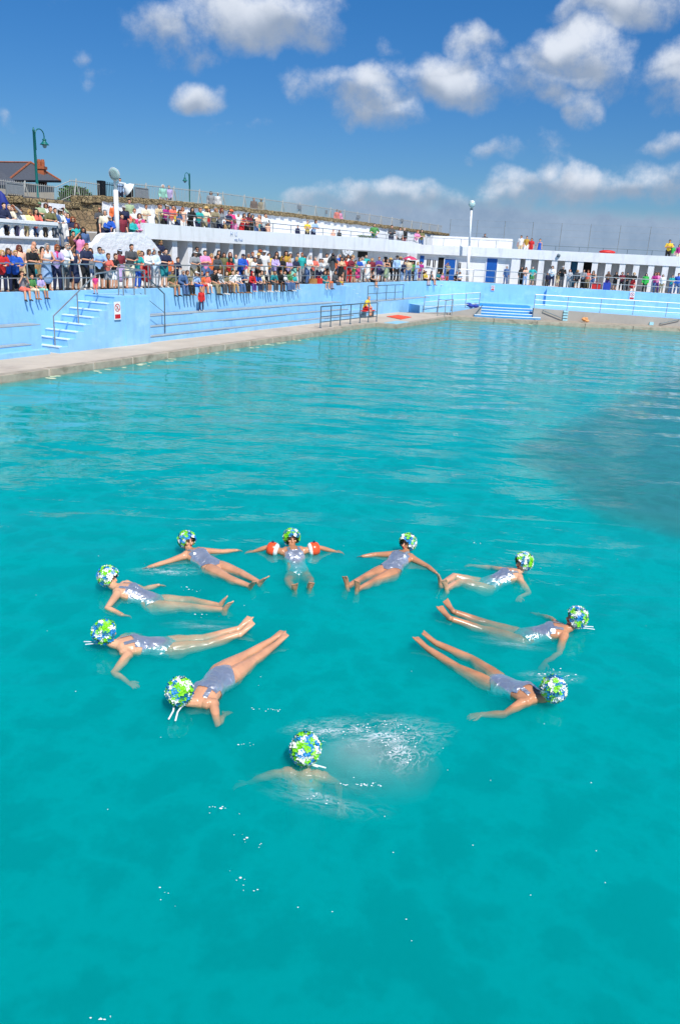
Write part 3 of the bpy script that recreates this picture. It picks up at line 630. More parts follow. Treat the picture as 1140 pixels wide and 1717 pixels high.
b = MB(); c = RF(13.2, -6, 5.62); b.ball(c, (.75, .5, .18), 12, 6); thing1(b, 'rolled_mat', M['red'], 'red bundle lying on the far roof', 'bundle', smooth=True)

# ------------------------------------------------------------------ left: balustrade, rough parapet, stone wall
bl = empty('balustrade', LF(0, -2.6, 4.5), 'white balustrade with vase shaped balusters above the left walkway', 'balustrade')
b = MB(); b.slab(LF, -14, 5.55, -2.86, -2.46, 5.02, 5.16); b.slab(LF, -14, 5.5, -2.82, -2.5, 4.95, 5.017); b.build('top_rail', M['white'], bl, bevel=.015)
b = MB(); b.slab(LF, -14, 5.55, -2.86, -2.46, 4.44, 4.53); b.build('base_rail', M['white'], bl, bevel=.015)
k = 0; s_ = 5.25
while s_ > -8:
    b = MB(); b.lathe(LF(s_, -2.66, 4.53), [(.11, 0), (.11, .05), (.07, .08), (.1, .16), (.105, .22), (.075, .32), (.07, .35), (.11, .38), (.11, .42)], 10); b.build('baluster', M['white'], bl, True); s_ -= .5
b = MB(); b.slab(LF, -14, 5.5, -3.2, -2.6, ZW - .02, 4.44); thing1(b, 'rendered_wall', M['rough_white'], 'rough white wall below the balustrade', 'wall')
# curved parapet wall with scalloped top
prof = [(6.95, ZW), (6.95, 3.5)]
def lump(s0, z0, s1, z1, n=6, k=.16):
    for i in range(1, n + 1):
        t_ = i / n; prof.append((s0 + (s1 - s0) * t_, z0 + (z1 - z0) * t_ ** .55 + k * math.sin(math.pi * t_) * .5))
lump(6.95, 3.5, 7.4, 3.95); lump(7.4, 3.9, 7.95, 4.42); lump(7.95, 4.3, 8.75, 4.86); lump(8.75, 4.78, 10.0, 4.9, 8, .1); lump(10.0, 4.84, 11.25, 4.93, 8, .12)
prof += [(11.35, 4.9), (13.05, 3.55), (13.3, 3.4), (13.3, ZW)]
b = MB(); b.extrude(LF, prof, -2.95, -2.55); thing1(b, 'parapet_wall', M['rough_white'], 'rough white parapet wall with scalloped top beside the steps', 'wall')
stl = empty('staircase', LF(6.2, -3.5, ZW), 'pale steps between balustrade and scalloped wall, full of people', 'stairs')
for k in range(9):
    b = MB(); b.slab(LF, 5.52, 8.6, -7, -2.7 - .3 * k, ZW - .01 - .002 * k, ZW + .21 * (k + 1)); b.build('step', M['beach'], stl)
ut = MB()
for dd0, dd1, z in ((-4.4, -3.21, 4.1), (-5.6, -4.403, 4.5), (-6.98, -5.603, 4.85)):
    ut.slab(LF, -14, 5.5, dd0, dd1, ZW - .05, z); ut.slab(LF, 8.62, 11.66, dd0, dd1 if dd1 < -3.3 else -2.96, ZW - .05, z)
tag(ut.build('upper_terrace', M['beach']), 'stepped upper terrace behind the balustrade', 'terrace', kind='structure')
SA = LF.hit(135, 335, -7)[0]; SB = LF.hit(171, 340, -7)[0]
sw = empty('stone_wall', LF(5, -7.2, 4.8), 'brown rubble stone wall with rough coping at the left', 'wall')
b = MB(); b.slab(LF, -16, SB, -7.6, -7.0, 4.0, 5.95); b.build('wall_face', M['stone'], sw)
def coping(pts, d0, d1, h):
    b = MB()
    for (s0, z0), (s1, z1) in zip(pts, pts[1:]):
        n = max(1, int((s1 - s0) / .55))
        for k in range(n):
            a, c = s0 + (s1 - s0) * k / n, s0 + (s1 - s0) * (k + 1) / n
            za, zc = z0 + (z1 - z0) * k / n + rng.uniform(-.05, .05), z0 + (z1 - z0) * (k + 1) / n + rng.uniform(-.05, .05)
            j = rng.uniform(-.05, .08)
            b.box8([LF(a, d0, za - h), LF(c - .02, d0, zc - h), LF(c - .02, d1 + j, zc - h), LF(a, d1 + j, za - h), LF(a, d0, za), LF(c - .02, d0, zc), LF(c - .02, d1 + j * .5, zc), LF(a, d1 + j * .5, za)])
    return b
coping([(-16, 6.15), (SA - .05, 6.28)], -7.7, -6.9, .3).build('coping', M['coping'], sw, bevel=.05)
b = coping([(SA, 6.62), (SB, 6.68)], -7.7, -6.88, .34); b.slab(LF, SA, SB, -7.6, -6.98, 5.9, 6.3); b.build('coping', M['coping'], sw, bevel=.05)
uw = empty('stone_wall', LF(25, -7.2, 4.9), 'white painted rough wall with stone coping behind the roof terrace', 'wall')
topl = [(SB + .03, 6.72), (17, 6.85), (26, 7.02), (36, 7.05), (49, 7.02), (67, 6.95)]
b = MB()
for (s0, z0), (s1, z1) in zip(topl, topl[1:]):
    b.box8([LF(s0, -7.0, 4.0), LF(s1, -7.0, 4.0), LF(s1, -7.6, 4.0), LF(s0, -7.6, 4.0), LF(s0, -7.0, z0 - .24), LF(s1, -7.0, z1 - .24), LF(s1, -7.6, z1 - .24), LF(s0, -7.6, z0 - .24)])
b.build('wall_face', M['rough_white'], uw)
coping(topl, -7.72, -6.86, .27).build('coping', M['coping'], uw, bevel=.05)
b = MB(); b.slab(LF, 8.8, 9.9, -6.9, -6.4, 4.6, 6.1); thing1(b, 'rendered_pier', M['rough_white'], 'low white block in front of the stone wall', 'wall')
rd = MB(); rd.slab(LF, -120, 60, -140, -7.61, -3.5, 6.35); rd.prism([V2(LF(60.01, -140, 0)), V2(LF(60.01, -8, 0)), V2(LF(72, -8, 0)), V2(LF(110, -140, 0))], -3.5, 6.3)
tag(rd.build('promenade', M['asphalt']), 'raised promenade behind the stone wall', 'promenade', kind='structure')
# fence along the promenade
def fence(s0, s1, zf, zh, d, label, n_posts, pale, group=None):
    root = empty('promenade_fence', LF(s0, d, zf(s0)), label, 'fence')
    b = MB(); s_ = s0
    while s_ < s1:
        z = zf(s_); b.slab(LF, s_, s_ + .015, d - .008, d + .008, z, z + zh); s_ += pale
    b.build('pales', M['palefence'], root)
    for fr_ in (.06, .9):
        b = MB(); n = 16
        b.tube([LF(s0 + (s1 - s0) * k / n, d, zf(s0 + (s1 - s0) * k / n) + zh * fr_) for k in range(n + 1)], .02, 5, caps=False); b.build('rail', M['palefence'], root)
    for k in range(n_posts):
        s_ = s0 + (s1 - s0) * (k + .5) / n_posts; z = zf(s_)
        b = MB(); b.tube([LF(s_ - .25, d + .02, z - .1), LF(s_, d, z + zh + .05)], .035, 5, caps=False); b.tube([LF(s_ + .25, d + .02, z - .1), LF(s_, d, z + zh * .8)], .03, 5, caps=False)
        b.build('post', M['palefence'], root)
def zf2(s): 
    for (a, za), (c, zc) in zip(topl, topl[1:]):
        if a <= s <= c: return za + (zc - za) * (s - a) / (c - a)
    return topl[-1][1] if s > 60 else 6.3
fence(-3, LF.hit(168, 320, -7.65)[0], lambda s: 6.15 if s < SA else 6.55, .85, -7.65, 'cream iron railing fence on the stone wall by the house', 5, .13)
fence(LF.hit(221, 320, -7.65)[0], 66.5, zf2, .82, -7.65, 'long cream iron railing fence along the raised promenade', 20, .14)
for (x0, y0, x1, y1, lab) in ((12, 307, 40, 327, 'grey notice board on the fence below the house'), (228, 315, 249, 333, 'grey notice board on the fence right of the gate')):
    s0, z1 = LF.hit(x0, y0, -7.5); s1, z0 = LF.hit(x1, y1, -7.5)
    b = MB(); b.slab(LF, s0, s1, -7.54, -7.5, z0, z1); b.slab(LF, s0 - .05, s0, -7.56, -7.49, z0 - .2, z1 + .05); b.slab(LF, s1, s1 + .05, -7.56, -7.49, z0 - .2, z1 + .05); b.slab(LF, s0, s1, -7.56, -7.48, z1, z1 + .05)
    thing1(b, 'notice_board', M['board'], lab, 'board')
for x, y, lab in ((502, 347, 'small dark sign on the fence near the middle'), (547, 355, 'narrow dark sign hung on the promenade fence'), (601, 363, 'little dark square sign on the promenade fence'), (674, 369, 'dark sign near the far end of the fence')):
    s0, z1 = LF.hit(x, y, -7.55)
    b = MB(); w = .32 if x != 547 else .18; b.slab(LF, s0 - w, s0 + w, -7.56, -7.53, z1 - .15, z1 + .12); thing1(b, 'fence_sign', M['board'], lab, 'sign')
# gate
gt = empty('gate', LF(11, -7.9, 6.6), 'black iron gate between dark posts behind the floodlight pole', 'gate')
gs0, gz1 = LF.hit(170, 303, -7.9); gs1, _q = LF.hit(217, 303, -7.9)
for s_ in (gs0, gs1):
    b = MB(); b.slab(LF, s_ - .16, s_ + .16, -8.06, -7.74, 6.3, gz1); b.build('post', M['black'], gt)
b = MB(); s_ = gs0 + .25
while s_ < gs1 - .2:
    b.tube([LF(s_, -7.9, 6.4), LF(s_, -7.9, gz1 - .02)], .015, 5, caps=False); s_ += .13
b.tube([LF(gs0, -7.9, 6.55), LF(gs1, -7.9, 6.55)], .02, 5); b.tube([LF(gs0, -7.9, gz1 - .15), LF(gs1, -7.9, gz1 - .15)], .02, 5)
b.build('bars', M['black'], gt)
# houses
def house():
    d = -24; z0 = 6.3
    def hp(x, y, dd=d): s, z = LF.hit(x, y, dd); return LF(s, dd, z)
    root = empty('house', hp(50, 330), 'house with slate hipped roof and orange ridge tiles at far left', 'house')
    a, b_ = hp(16, 302), hp(90, 303); zt = a.z
    back = Vector((-LF.n.x, -LF.n.y, 0)) * 9 + Vector((-1.5, 0, 0))
    w = MB(); q = [a, b_, b_ + back, a + back]; w.prism([(p.x, p.y) for p in q], 6.2, zt - .05); w.build('wall', M['housewall'], root)
    pk = hp(52, 273, d - 3.5); e = .35; u_ = (b_ - a).normalized()
    A = a - u_ * e + Vector((LF.n.x, LF.n.y, 0)) * e; B = b_ + u_ * e + Vector((LF.n.x, LF.n.y, 0)) * e; Cc = B + back - u_ * 0; D = A + back
    pk2 = pk + back * .62
    r = MB(); r.add([A, B, Cc, D, pk, pk2], [(0, 1, 4), (1, 2, 5, 4), (2, 3, 5), (3, 0, 4, 5), (3, 2, 1, 0)])
    ro = r.build('roof', M['slate'], root)
    t = MB()
    for p, q_ in ((A, pk), (B, pk), (pk, pk2)): t.tube([p + Vector((0, 0, .03)), q_ + Vector((0, 0, .05))], .075, 6)
    t.build('ridge_tiles', M['ridge'], ro)
    t = MB(); t.tube([A - Vector((0, 0, .05)), B - Vector((0, 0, .05))], .09, 6); t.build('gutter', M['black'], ro)
    cbp = hp(71, 300, d - 1.2); ct = hp(71, 281, d - 1.2)
    ch = MB(); wd = .27
    ch.box(cbp.x - wd, cbp.x + wd, cbp.y - wd, cbp.y + wd, cbp.z - 1.2, ct.z); ch.box(cbp.x - wd - .07, cbp.x + wd + .07, cbp.y - wd - .07, cbp.y + wd + .07, ct.z - .12, ct.z + .08)
    co = ch.build('chimney', M['brick'], ro)
    for dx in (-.14, .14):
        po = MB(); po.lathe((cbp.x + dx, cbp.y, ct.z + .08), [(.14, 0), (.15, .3), (.12, .48)], 8); po.build('chimney_pot', M['brick'], co)
    a2 = hp(-30, 312, d + 5); b2 = hp(27, 309, d + 5)
    r2 = empty('house', a2, 'low slate roofed outbuilding at the left edge', 'house')
    w = MB(); q = [a2, b2, b2 + back * .4, a2 + back * .4]; w.prism([(p.x, p.y) for p in q], 6.2, a2.z - .02); w.build('wall', M['housewall'], r2)
    pk = hp(2, 287, d + 3); r = MB(); a3 = a2 - u_ * .3; b3 = b2 + u_ * .3
    r.add([a3, b3, b3 + back * .4, a3 + back * .4, pk, pk - u_ * 4], [(0, 1, 4, 5), (1, 2, 4), (2, 3, 5, 4), (3, 0, 5), (3, 2, 1, 0)]); r.build('roof', M['slate'], r2)
house()
# hedge
hg = MB(); hr_ = random.Random(8)
hs0, _z = LF.hit(106, 325, -10); hs1, _z = LF.hit(150, 325, -10)
for k in range(2600):
    s_ = hr_.uniform(hs0, hs1); u_ = (s_ - hs0) / (hs1 - hs0); top = .95 * (1 - (2 * u_ - 1) ** 4) * (1 - .25 * u_)
    p = LF(s_, -10 + hr_.uniform(-.5, .5), 6.4 + top * hr_.random() ** .5); a = hr_.uniform(0, 6.3); r = hr_.uniform(.05, .11)
    d1 = Vector((math.cos(a), math.sin(a), hr_.uniform(-.6, .6))) * r; d2 = Vector((-math.sin(a), math.cos(a), hr_.uniform(-.8, .8))) * r * .6
    hg.add([p - d1, p - d2, p + d1, p + d2], [(0, 1, 2, 3)])
thing1(hg, 'hedge', M['leaf'], 'clipped green hedge behind the fence left of the gate', 'hedge')
pl_ = MB(); s0, z0 = LF.hit(603, 398, -3.5); s1, z1 = LF.hit(634, 399, -3.5)
for k in range(700):
    p = LF(hr_.uniform(s0, s1), -3.6 + hr_.uniform(-.2, .2), 5.5 + .32 * hr_.random()); a = hr_.uniform(0, 6.3); r = hr_.uniform(.04, .1)
    d1 = Vector((math.cos(a), math.sin(a), hr_.uniform(-.6, .6))) * r; d2 = Vector((-math.sin(a), math.cos(a), hr_.uniform(-.8, .8))) * r * .6
    pl_.add([p - d1, p - d2, p + d1, p + d2], [(0, 1, 2, 3)])
thing1(pl_, 'shrub', M['plant'], 'low green shrub on the edge of the roof terrace', 'shrub')

# ------------------------------------------------------------------ lamps and poles
def street_lamp(x, ybase, ytop, side, d, label):
    s, z1 = LF.hit(x, ytop, d); s0, z0 = LF.hit(x, ybase, d); z0 = min(z0, 6.5)
    root = empty('street_lamp', LF(s, d, z0), label, 'street lamp', 'green promenade lamps'); H_ = z1 - z0; k = H_ / 4.2
    b = MB(); b.lathe(LF(s, d, z0), [(.13 * k, 0), (.13 * k, .3 * k), (.09 * k, .4 * k), (.075 * k, H_ * .55), (.085 * k, H_ * .56), (.06 * k, H_ * .95), (.08 * k, H_ * .955), (.03 * k, H_)], 8); b.build('pole', M['greenpaint'], root, True)
    c = LF(s, d, z1); R1 = .33 * k; pts = [LF(s + side * .1 * k, d, z1 - 1.15 * k), LF(s + side * .1 * k, d, z1 - .4 * k)]
    for i in range(9):
        a = math.pi * (1 - i / 8); pts.append(LF(s + side * (.1 * k + R1 + R1 * math.cos(a)), d, z1 - .35 * k + R1 * math.sin(a)))
    pts.append(LF(s + side * (.1 * k + 2 * R1), d, z1 - .5 * k))
    b = MB(); b.tube(pts, .032 * k, 6); b.build('arm', M['greenpaint'], root, True)
    q = LF(s + side * (.1 * k + 2 * R1), d, z1 - .92 * k)
    b = MB(); b.lathe(q, [(.26 * k, .1 * k), (.24 * k, .13 * k), (.12 * k, .26 * k), (.09 * k, .33 * k), (.13 * k, .37 * k), (.06 * k, .43 * k)], 12); sh = b.build('lamp_shade', M['greenpaint'], root, True)
    b = MB(); b.ball(q + Vector((0, 0, .06 * k)), (.13 * k, .13 * k, .14 * k), 10, 8); b.build('bulb_globe', M['glass'], sh, True)
street_lamp(56.5, 330, 213.5, 1, -20, 'tall green street lamp with curved arm in front of the house')
street_lamp(318, 347, 290, -1, -16, 'green street lamp with curved arm behind the roof terrace')
# floodlight pole on the left
fs_, z_ = LF.hit(197, 385, -3.6); ztp = LF.hit(197, 300, -3.6)[1]
fp = empty('floodlight_pole', LF(fs_, -3.6, 4.1), 'thick white pole carrying two round floodlights among the crowd', 'floodlight')
b = MB(); b.tube([LF(fs_, -3.6, 4.1), LF(fs_, -3.6, ztp - .5)], .115, 12, caps=False); b.tube([LF(fs_, -3.6, ztp - .5), LF(fs_, -3.6, ztp + .35)], .085, 12, caps=False); b.build('pole', M['polewhite'], fp, True)
def flood(c, dr, rad, lab=None):
    dr = Vector(dr).normalized(); q = dr.to_track_quat('Z', 'Y').to_matrix()
    b = MB(); b.lathe((0, 0, 0), [(.35 * rad, -.95 * rad), (.4 * rad, -.7 * rad), (.75 * rad, -.45 * rad), (.97 * rad, 0), (1.02 * rad, .04 * rad), (.97 * rad, .05 * rad), (.8 * rad, -.02 * rad)], 16)
    b.v = [tuple(c + q @ Vector(v)) for v in b.v]; o = b.build('floodlight_head', M['polewhite'], fp, True)
    g_ = MB(); g_.lathe((0, 0, 0), [(.02, .10 * rad), (.5 * rad, .07 * rad), (.93 * rad, .055 * rad), (.93 * rad, .04 * rad)], 16); g_.v = [tuple(c + q @ Vector(v)) for v in g_.v]; g_.build('lens', M['glass'], o, True)
sx, zx = LF.hit(188, 292, -3.6); flood(LF(sx, -3.45, zx), (-.35, -.9, -.25), .3)
sx, zx = LF.hit(218, 318, -3.6); c2 = LF(sx, -3.6, zx); flood(c2, (.75, .45, -.55), .33)
b = MB(); b.tube([LF(fs_, -3.6, zx + .25), c2 + Vector((-.2, -.05, .25))], .05, 8); b.build('bracket', M['polewhite'], fp, True)
# globe lamp pole at the corner of the far wing
gs_, gz0 = RF.hit(783, 470, -1.6); gzt = RF.hit(790, 352, -1.6)[1]; gl_b = RF(gs_, -1.6, ZW); gzt2 = gzt
gp = empty('lamp_pole', gl_b, 'tall white lamp pole with round globe by the blue door', 'lamp pole')
lean = RF(RF.hit(790, 352, -1.6)[0], -1.6, gzt2)
b = MB(); b.tube([gl_b, gl_b.lerp(lean, .5)], .13, 10, caps=False); b.tube([gl_b.lerp(lean, .5), lean], .09, 10, caps=False); b.build('pole', M['polewhite'], gp, True)
b = MB(); b.ball(lean + Vector((0, 0, .45)), (.3, .3, .3), 14, 10); b.build('globe', M['glass'], gp, True)
b = MB(); b.lathe(lean, [(.12, 0), (.16, .08), (.06, .14), (.1, .2)], 10); b.build('collar', M['darksteel'], gp, True)
b = MB(); b.lathe(lean + Vector((0, 0, .62)), [(.24, 0), (.2, .1), (.05, .16)], 12); b.build('cap', M['polewhite'], gp, True)

# ------------------------------------------------------------------ signs
def nodive(fr, s, d, z, w, h, label):
    root = empty('warning_sign', fr(s, d, z), label, 'sign')
    b = MB(); b.slab(fr, s - w / 2, s + w / 2, d, d + .015, z - h / 2, z + h / 2); b.build('sign_board', M['signwhite'], root, bevel=.004)
    cz = z + h * .17; R1 = w * .42; b = MB(); n = 24
    for k in range(n):
        a0, a1 = 2 * math.pi * k / n, 2 * math.pi * (k + 1) / n
        b.extrude(fr, [(s + R1 * math.cos(a0), cz + R1 * math.sin(a0)), (s + R1 * math.cos(a1), cz + R1 * math.sin(a1)), (s + .8 * R1 * math.cos(a1), cz + .8 * R1 * math.sin(a1)), (s + .8 * R1 * math.cos(a0), cz + .8 * R1 * math.sin(a0))], d + .015, d + .02)
    q = .707 * R1 * .85; e = .07 * R1
    b.extrude(fr, [(s - q - e, cz + q - e), (s - q + e, cz + q + e), (s + q + e, cz - q + e), (s + q - e, cz - q - e)], d + .0155, d + .0205)
    b.build('prohibition_ring', M['signred'], root)
    b = MB(); k = R1
    b.extrude(fr, [(s + .1 * k, cz + .5 * k), (s + .3 * k, cz + .5 * k), (s + .3 * k, cz + .33 * k), (s + .1 * k, cz + .33 * k)], d + .0152, d + .018)
    b.extrude(fr, [(s - .45 * k, cz - .42 * k), (s - .3 * k, cz - .5 * k), (s + .2 * k, cz + .1 * k), (s + .35 * k, cz + .3 * k), (s + .18 * k, cz + .3 * k), (s - .1 * k, cz + .05 * k)], d + .0152, d + .018)
    b.extrude(fr, [(s - .35 * k, cz - .5 * k), (s + .3 * k, cz - .5 * k), (s + .25 * k, cz - .56 * k), (s - .3 * k, cz - .56 * k)], d + .0152, d + .018)
    b.build('diver_symbol', M['signblack'], root)
    b = MB(); b.slab(fr, s - w * .42, s + w * .42, d + .015, d + .02, z - h * .44, z - h * .2); b.build('red_panel', M['signred'], root)
hh3 = h3 if True else None
nodive(LF, LF.hit(197, 521, 1.66)[0], 1.665, LF.hit(197, 521, 1.66)[1], .37, .70, 'no diving sign with red ring on the blue staircase side')
nodive(RF, RF.hit(826, 483, .04)[0], .045, RF.hit(826, 483, .04)[1], .3, .42, 'small red and white sign under the blue door')
nodive(RF, RF.hit(1059, 496, .04)[0], .045, RF.hit(1059, 496, .04)[1], .38, .62, 'red and white sign on the blue wall under the far crowd')
# red bench of the lifeguard
bb = empty('bench', LF(LF.hit(617, 520, 1.55)[0], 1.55, ZD), 'red plank bench the lifeguard sits on', 'bench')
BP = LF(LF.hit(617, 520, 1.55)[0], 1.55, ZD); bxd = Vector((LF.h.x, LF.h.y, 0)); byd = Vector((LF.n.x, LF.n.y, 0))
b = MB(); 
def bq(u0, u1, v0, v1, z0, z1): return [tuple(BP + bxd * u + byd * v) [:2] + (z,) for z in (z0, z1) for u, v in ((u0, v0), (u1, v0), (u1, v1), (u0, v1))]
b.box8(bq(-.75, .75, -.2, .2, ZD + .42, ZD + .47)); b.build('seat', M['red'], bb)
for u in (-.6, .6):
    b = MB(); b.box8(bq(u - .03, u + .03, -.16, .16, ZD, ZD + .415)); b.build('leg', M['darksteel'], bb)
# ================================================================== people
def remesh(mb, name, vox, it=3, keep=None, smooth=True):
    me = mb.mesh('tmp'); o = bpy.data.objects.new('tmp', me); COL.objects.link(o)
    r = o.modifiers.new('r', 'REMESH'); r.mode = 'VOXEL'; r.voxel_size = vox; r.use_smooth_shade = smooth
    if it:
        s_ = o.modifiers.new('s', 'SMOOTH'); s_.factor = .5; s_.iterations = it
    dg = bpy.context.evaluated_depsgraph_get()
    out = bpy.data.meshes.new_from_object(o.evaluated_get(dg)); out.name = name
    bpy.data.objects.remove(o); bpy.data.meshes.remove(me)
    if keep is not None:
        bm = bmesh.new(); bm.from_mesh(out)
        bmesh.ops.delete(bm, geom=[f for f in bm.faces if not keep(f.calc_center_median())], context='FACES')
        bm.to_mesh(out); bm.free()
    out.materials.clear(); out.materials.append(None)
    return out
def inst(me, name, m, parent=None):
    o = bpy.data.objects.new(name, me); COL.objects.link(o)
    if len(me.materials) == 1:
        o.material_slots[0].link = 'OBJECT'; o.material_slots[0].material = m
    if parent is not None: o.parent = parent
    return o

HEX = dict(white='e2e2e0', cream='e3d9bd', black='17181a', navy='1e2746', blue='1e55b4', lightblue='9dbbe0', paleblue='c2d4e8', turquoise='25a9a6', teal='1c7f86',
           green='4c8a4a', palegreen='9db08a', olive='6c6b45', red='c02224', maroon='7a2434', pink='e58bb8', hotpink='d43b7a', coral='e5705f', orange='e0703a',
           yellow='e8c23a', paleyellow='eedf9a', purple='5a3b86', lilac='b9a6d6', magenta='a82a7c', grey='8d9094', darkgrey='4a4c50', palegrey='b6b9bc', beige='cdb893',
           khaki='8f8468', tan='b08c5e', brown='5e4230', denim='4a6690', lightdenim='8aa6c8', mint='8fd0bd', peach='efb79a', mustard='b08a2e', bright_green='35b04a')
HAIR = dict(brown='4a3020', dark='1e1714', black='121011', blond='c29a5c', grey='9a9794', auburn='6a2c1c', ginger='9c5228', white='d5d2cc')
_mc = {}
def cloth(c):
    if c not in _mc: _mc[c] = mat(c + '_cloth', HEX[c], .85, 0, .12, 14, bump=.006, bscale=22)
    return _mc[c]
def hairm(c):
    k = 'h' + c
    if k not in _mc: _mc[k] = mat(c + '_hair', HAIR[c], .6, 0, .3, 30, bump=.004)
    return _mc[k]
SKIN = [mat('skin_tone', h, .5, 0, .06, 12) for h in ('d9a07e', 'cf9474', 'e2b294', 'b9805f')]
M['shoe'] = mat('dark_shoe', '2b2624', .6, 0, .15, 8); M['shoelight'] = mat('pale_shoe', 'c9c3ba', .6, 0, .1, 8); M['sandal'] = mat('tan_sandal', '8a6244', .7, 0, .1, 8)
M['lens'] = mat('dark_sunglass_lens', '0d0d0f', .15, 0, .05, 4); M['eye'] = mat('eye_dark', '231a17', .3, 0, .05, 4)
M['strawhat'] = mat('straw_hat', 'cda968', .9, 0, .15, 30, bump=.004)

def pose(kind, child=False, v=0):
    """joints of a 1.70 m figure; it faces -Y and stands (or sits on an edge) at the origin"""
    J = {}; X = lambda x, y, z: Vector((x, y, z))
    seat = kind.startswith('sit')
    if not seat:
        ln = .14 if kind == 'rail' else 0.0
        J['hip'] = [X(-.09, .02, .9), X(.09, .02, .9)]
        kx = .03 * v
        J['knee'] = [X(-.1 - kx, -.01, .49), X(.1, -.04 * (1 + v), .49)]; J['ank'] = [X(-.11 - kx, .03, .085), X(.12, .02 - .05 * v, .085)]
        J['toe'] = [X(-.14 - kx, -.13, .035), X(.15, -.14 - .05 * v, .035)]
        J['sp'] = [X(0, .03, .82), X(0, .02, .93), X(0, -.01 - ln * .3, 1.08), X(0, -.01 - ln * .8, 1.25), X(0, .01 - ln, 1.38), X(0, .02 - ln * 1.08, 1.43)]
        J['head'] = X(0, -.02 - ln * 1.3, 1.59); sy, sz = .015 - ln, 1.375
    else:
        by = .30; ln = .12 if 'lean' in kind else .0
        J['hip'] = [X(-.09, by, .09), X(.09, by, .09)]; J['knee'] = [X(-.1, -.1, .09), X(.11, -.12, .1)]
        J['ank'] = [X(-.1 - .02 * v, -.1, -.33), X(.11, -.14 - .05 * v, -.32)]; J['toe'] = [X(-.12, -.26, -.39), X(.13, -.3 - .05 * v, -.37)]
        J['sp'] = [X(0, by + .02, .02), X(0, by + .03, .12), X(0, by + .04 - ln * .3, .27), X(0, by + .01 - ln * .9, .44), X(0, by - ln * 1.3, .56), X(0, by - ln * 1.4, .61)]
        J['head'] = X(0, by - .04 - ln * 1.7, .77); sy, sz = by - ln * 1.3, .555
    J['sh'] = [X(-.175, sy, sz), X(.175, sy, sz)]
    o = Vector((0, sy, sz - 1.375))
    arms = {'side': ([X(-.23, .04, 1.11), X(.23, .04, 1.11)], [X(-.23, -.07, .87), X(.24, -.05, .87)]),
            'cross': ([X(-.25, -.08, 1.12), X(.25, -.08, 1.12)], [X(.1, -.19, 1.15), X(-.1, -.21, 1.19)]),
            'shade': ([X(-.25, .0, 1.13), X(.3, -.2, 1.42)], [X(-.1, -.18, 1.06), X(.09, -.19, 1.66)]),
            'cam': ([X(-.25, -.17, 1.2), X(.25, -.17, 1.2)], [X(-.07, -.24, 1.56), X(.07, -.24, 1.56)]),
            'hip': ([X(-.34, .05, 1.16), X(.28, .0, 1.12)], [X(-.17, -.06, .99), X(.08, -.16, 1.04)]),
            'rail': ([X(-.25, -.1, 1.14), X(.25, -.1, 1.14)], [X(-.08, -.3, 1.1), X(.06, -.31, 1.12)]),
            'lap': ([X(-.23, -.05, 1.1), X(.23, -.05, 1.1)], [X(-.1, -.25, 1.02), X(.1, -.25, 1.02)])}
    key = {'rail': 'rail', 'sit': 'lap', 'sitlean': 'lap', 'sitshade': 'shade', 'sitcam': 'cam', 'sitcross': 'cross'}.get(kind, kind)
    el, wr = arms[key]
    o2 = Vector((0, sy if key != 'rail' else sy + .14 - .1, sz - 1.375))
    J['el'] = [p + o2 for p in el]; J['wr'] = [p + o2 for p in wr]
    J['hs'] = 1.26 if child else 1.0; J['seat'] = seat
    if child: J['head'] = J['head'] + Vector((0, 0, .02))
    return J
def limb(mb, a, b, c, r, infl=0, seg=8, frac=1.0):
    r = [x + infl for x in r]
    if frac <= .5:
        e = a.lerp(b, frac * 2); mb.tube([a, a.lerp(e, .5), e], [r[0], (r[0] + r[1]) / 2, r[1]], seg)
    else:
        e = b.lerp(c, (frac - .5) * 2); mb.tube([a, a.lerp(b, .5), b, b.lerp(e, .35), e], [r[0], (r[0] * .5 + r[1] * .5), r[1], r[2], r[3]], seg)
ARM = (.052, .042, .04, .03); LEG = (.088, .06, .058, .042)
TOR = [(.15, .105), (.165, .11), (.132, .095), (.155, .11), (.165, .085), (.07, .06)]
def torso(mb, J, infl=0, upto=6, w=1.0, frm=0):
    mb.tube(J['sp'][frm:upto], [(a * w + infl, b * w + infl) for a, b in TOR[frm:upto]], 14, lat=Vector((1, 0, 0)))
def headparts(mb, J):
    h = J['head']; k = J['hs']
    mb.tube([J['sp'][5] - Vector((0, 0, .05)), h - Vector((0, -.01, .06 * k))], [.056, .05], 8)
    mb.ball(h + Vector((0, .01, .015)) * k, (.074 * k, .09 * k, .1 * k), 12, 9)
    mb.ball(h + Vector((0, -.03, -.055)) * k, (.055 * k, .058 * k, .062 * k), 10, 7)
    mb.ball(h + Vector((0, -.09, -.015)) * k, (.016 * k, .024 * k, .026 * k), 6, 5)
    for s_ in (-1, 1): mb.ball(h + Vector((s_ * .076, .01, -.01)) * k, (.012 * k, .02 * k, .03 * k), 6, 5)
def handparts(mb, el, wr, s_):
    d = (wr - el).normalized(); side = d.cross(Vector((0, 0, 1))); side = side.normalized() if side.length > .1 else Vector((1, 0, 0))
    p = wr + d * .05
    mb.tube([wr - d * .02, p, p + d * .04], [(.028, .02), (.038, .02), (.034, .018)], 6, lat=side)
    for i, (o, l) in enumerate(((-.028, .06), (-.01, .075), (.01, .07), (.027, .055))):
        mb.tube([p + d * .035 + side * o, p + d * (.035 + l) + side * o * 1.2 - Vector((0, 0, .014))], [.011, .009], 5)
    mb.tube([wr + d * .02 + side * .03 * s_, wr + d * .075 + side * .058 * s_], [.012, .01], 5)
_bc = {}
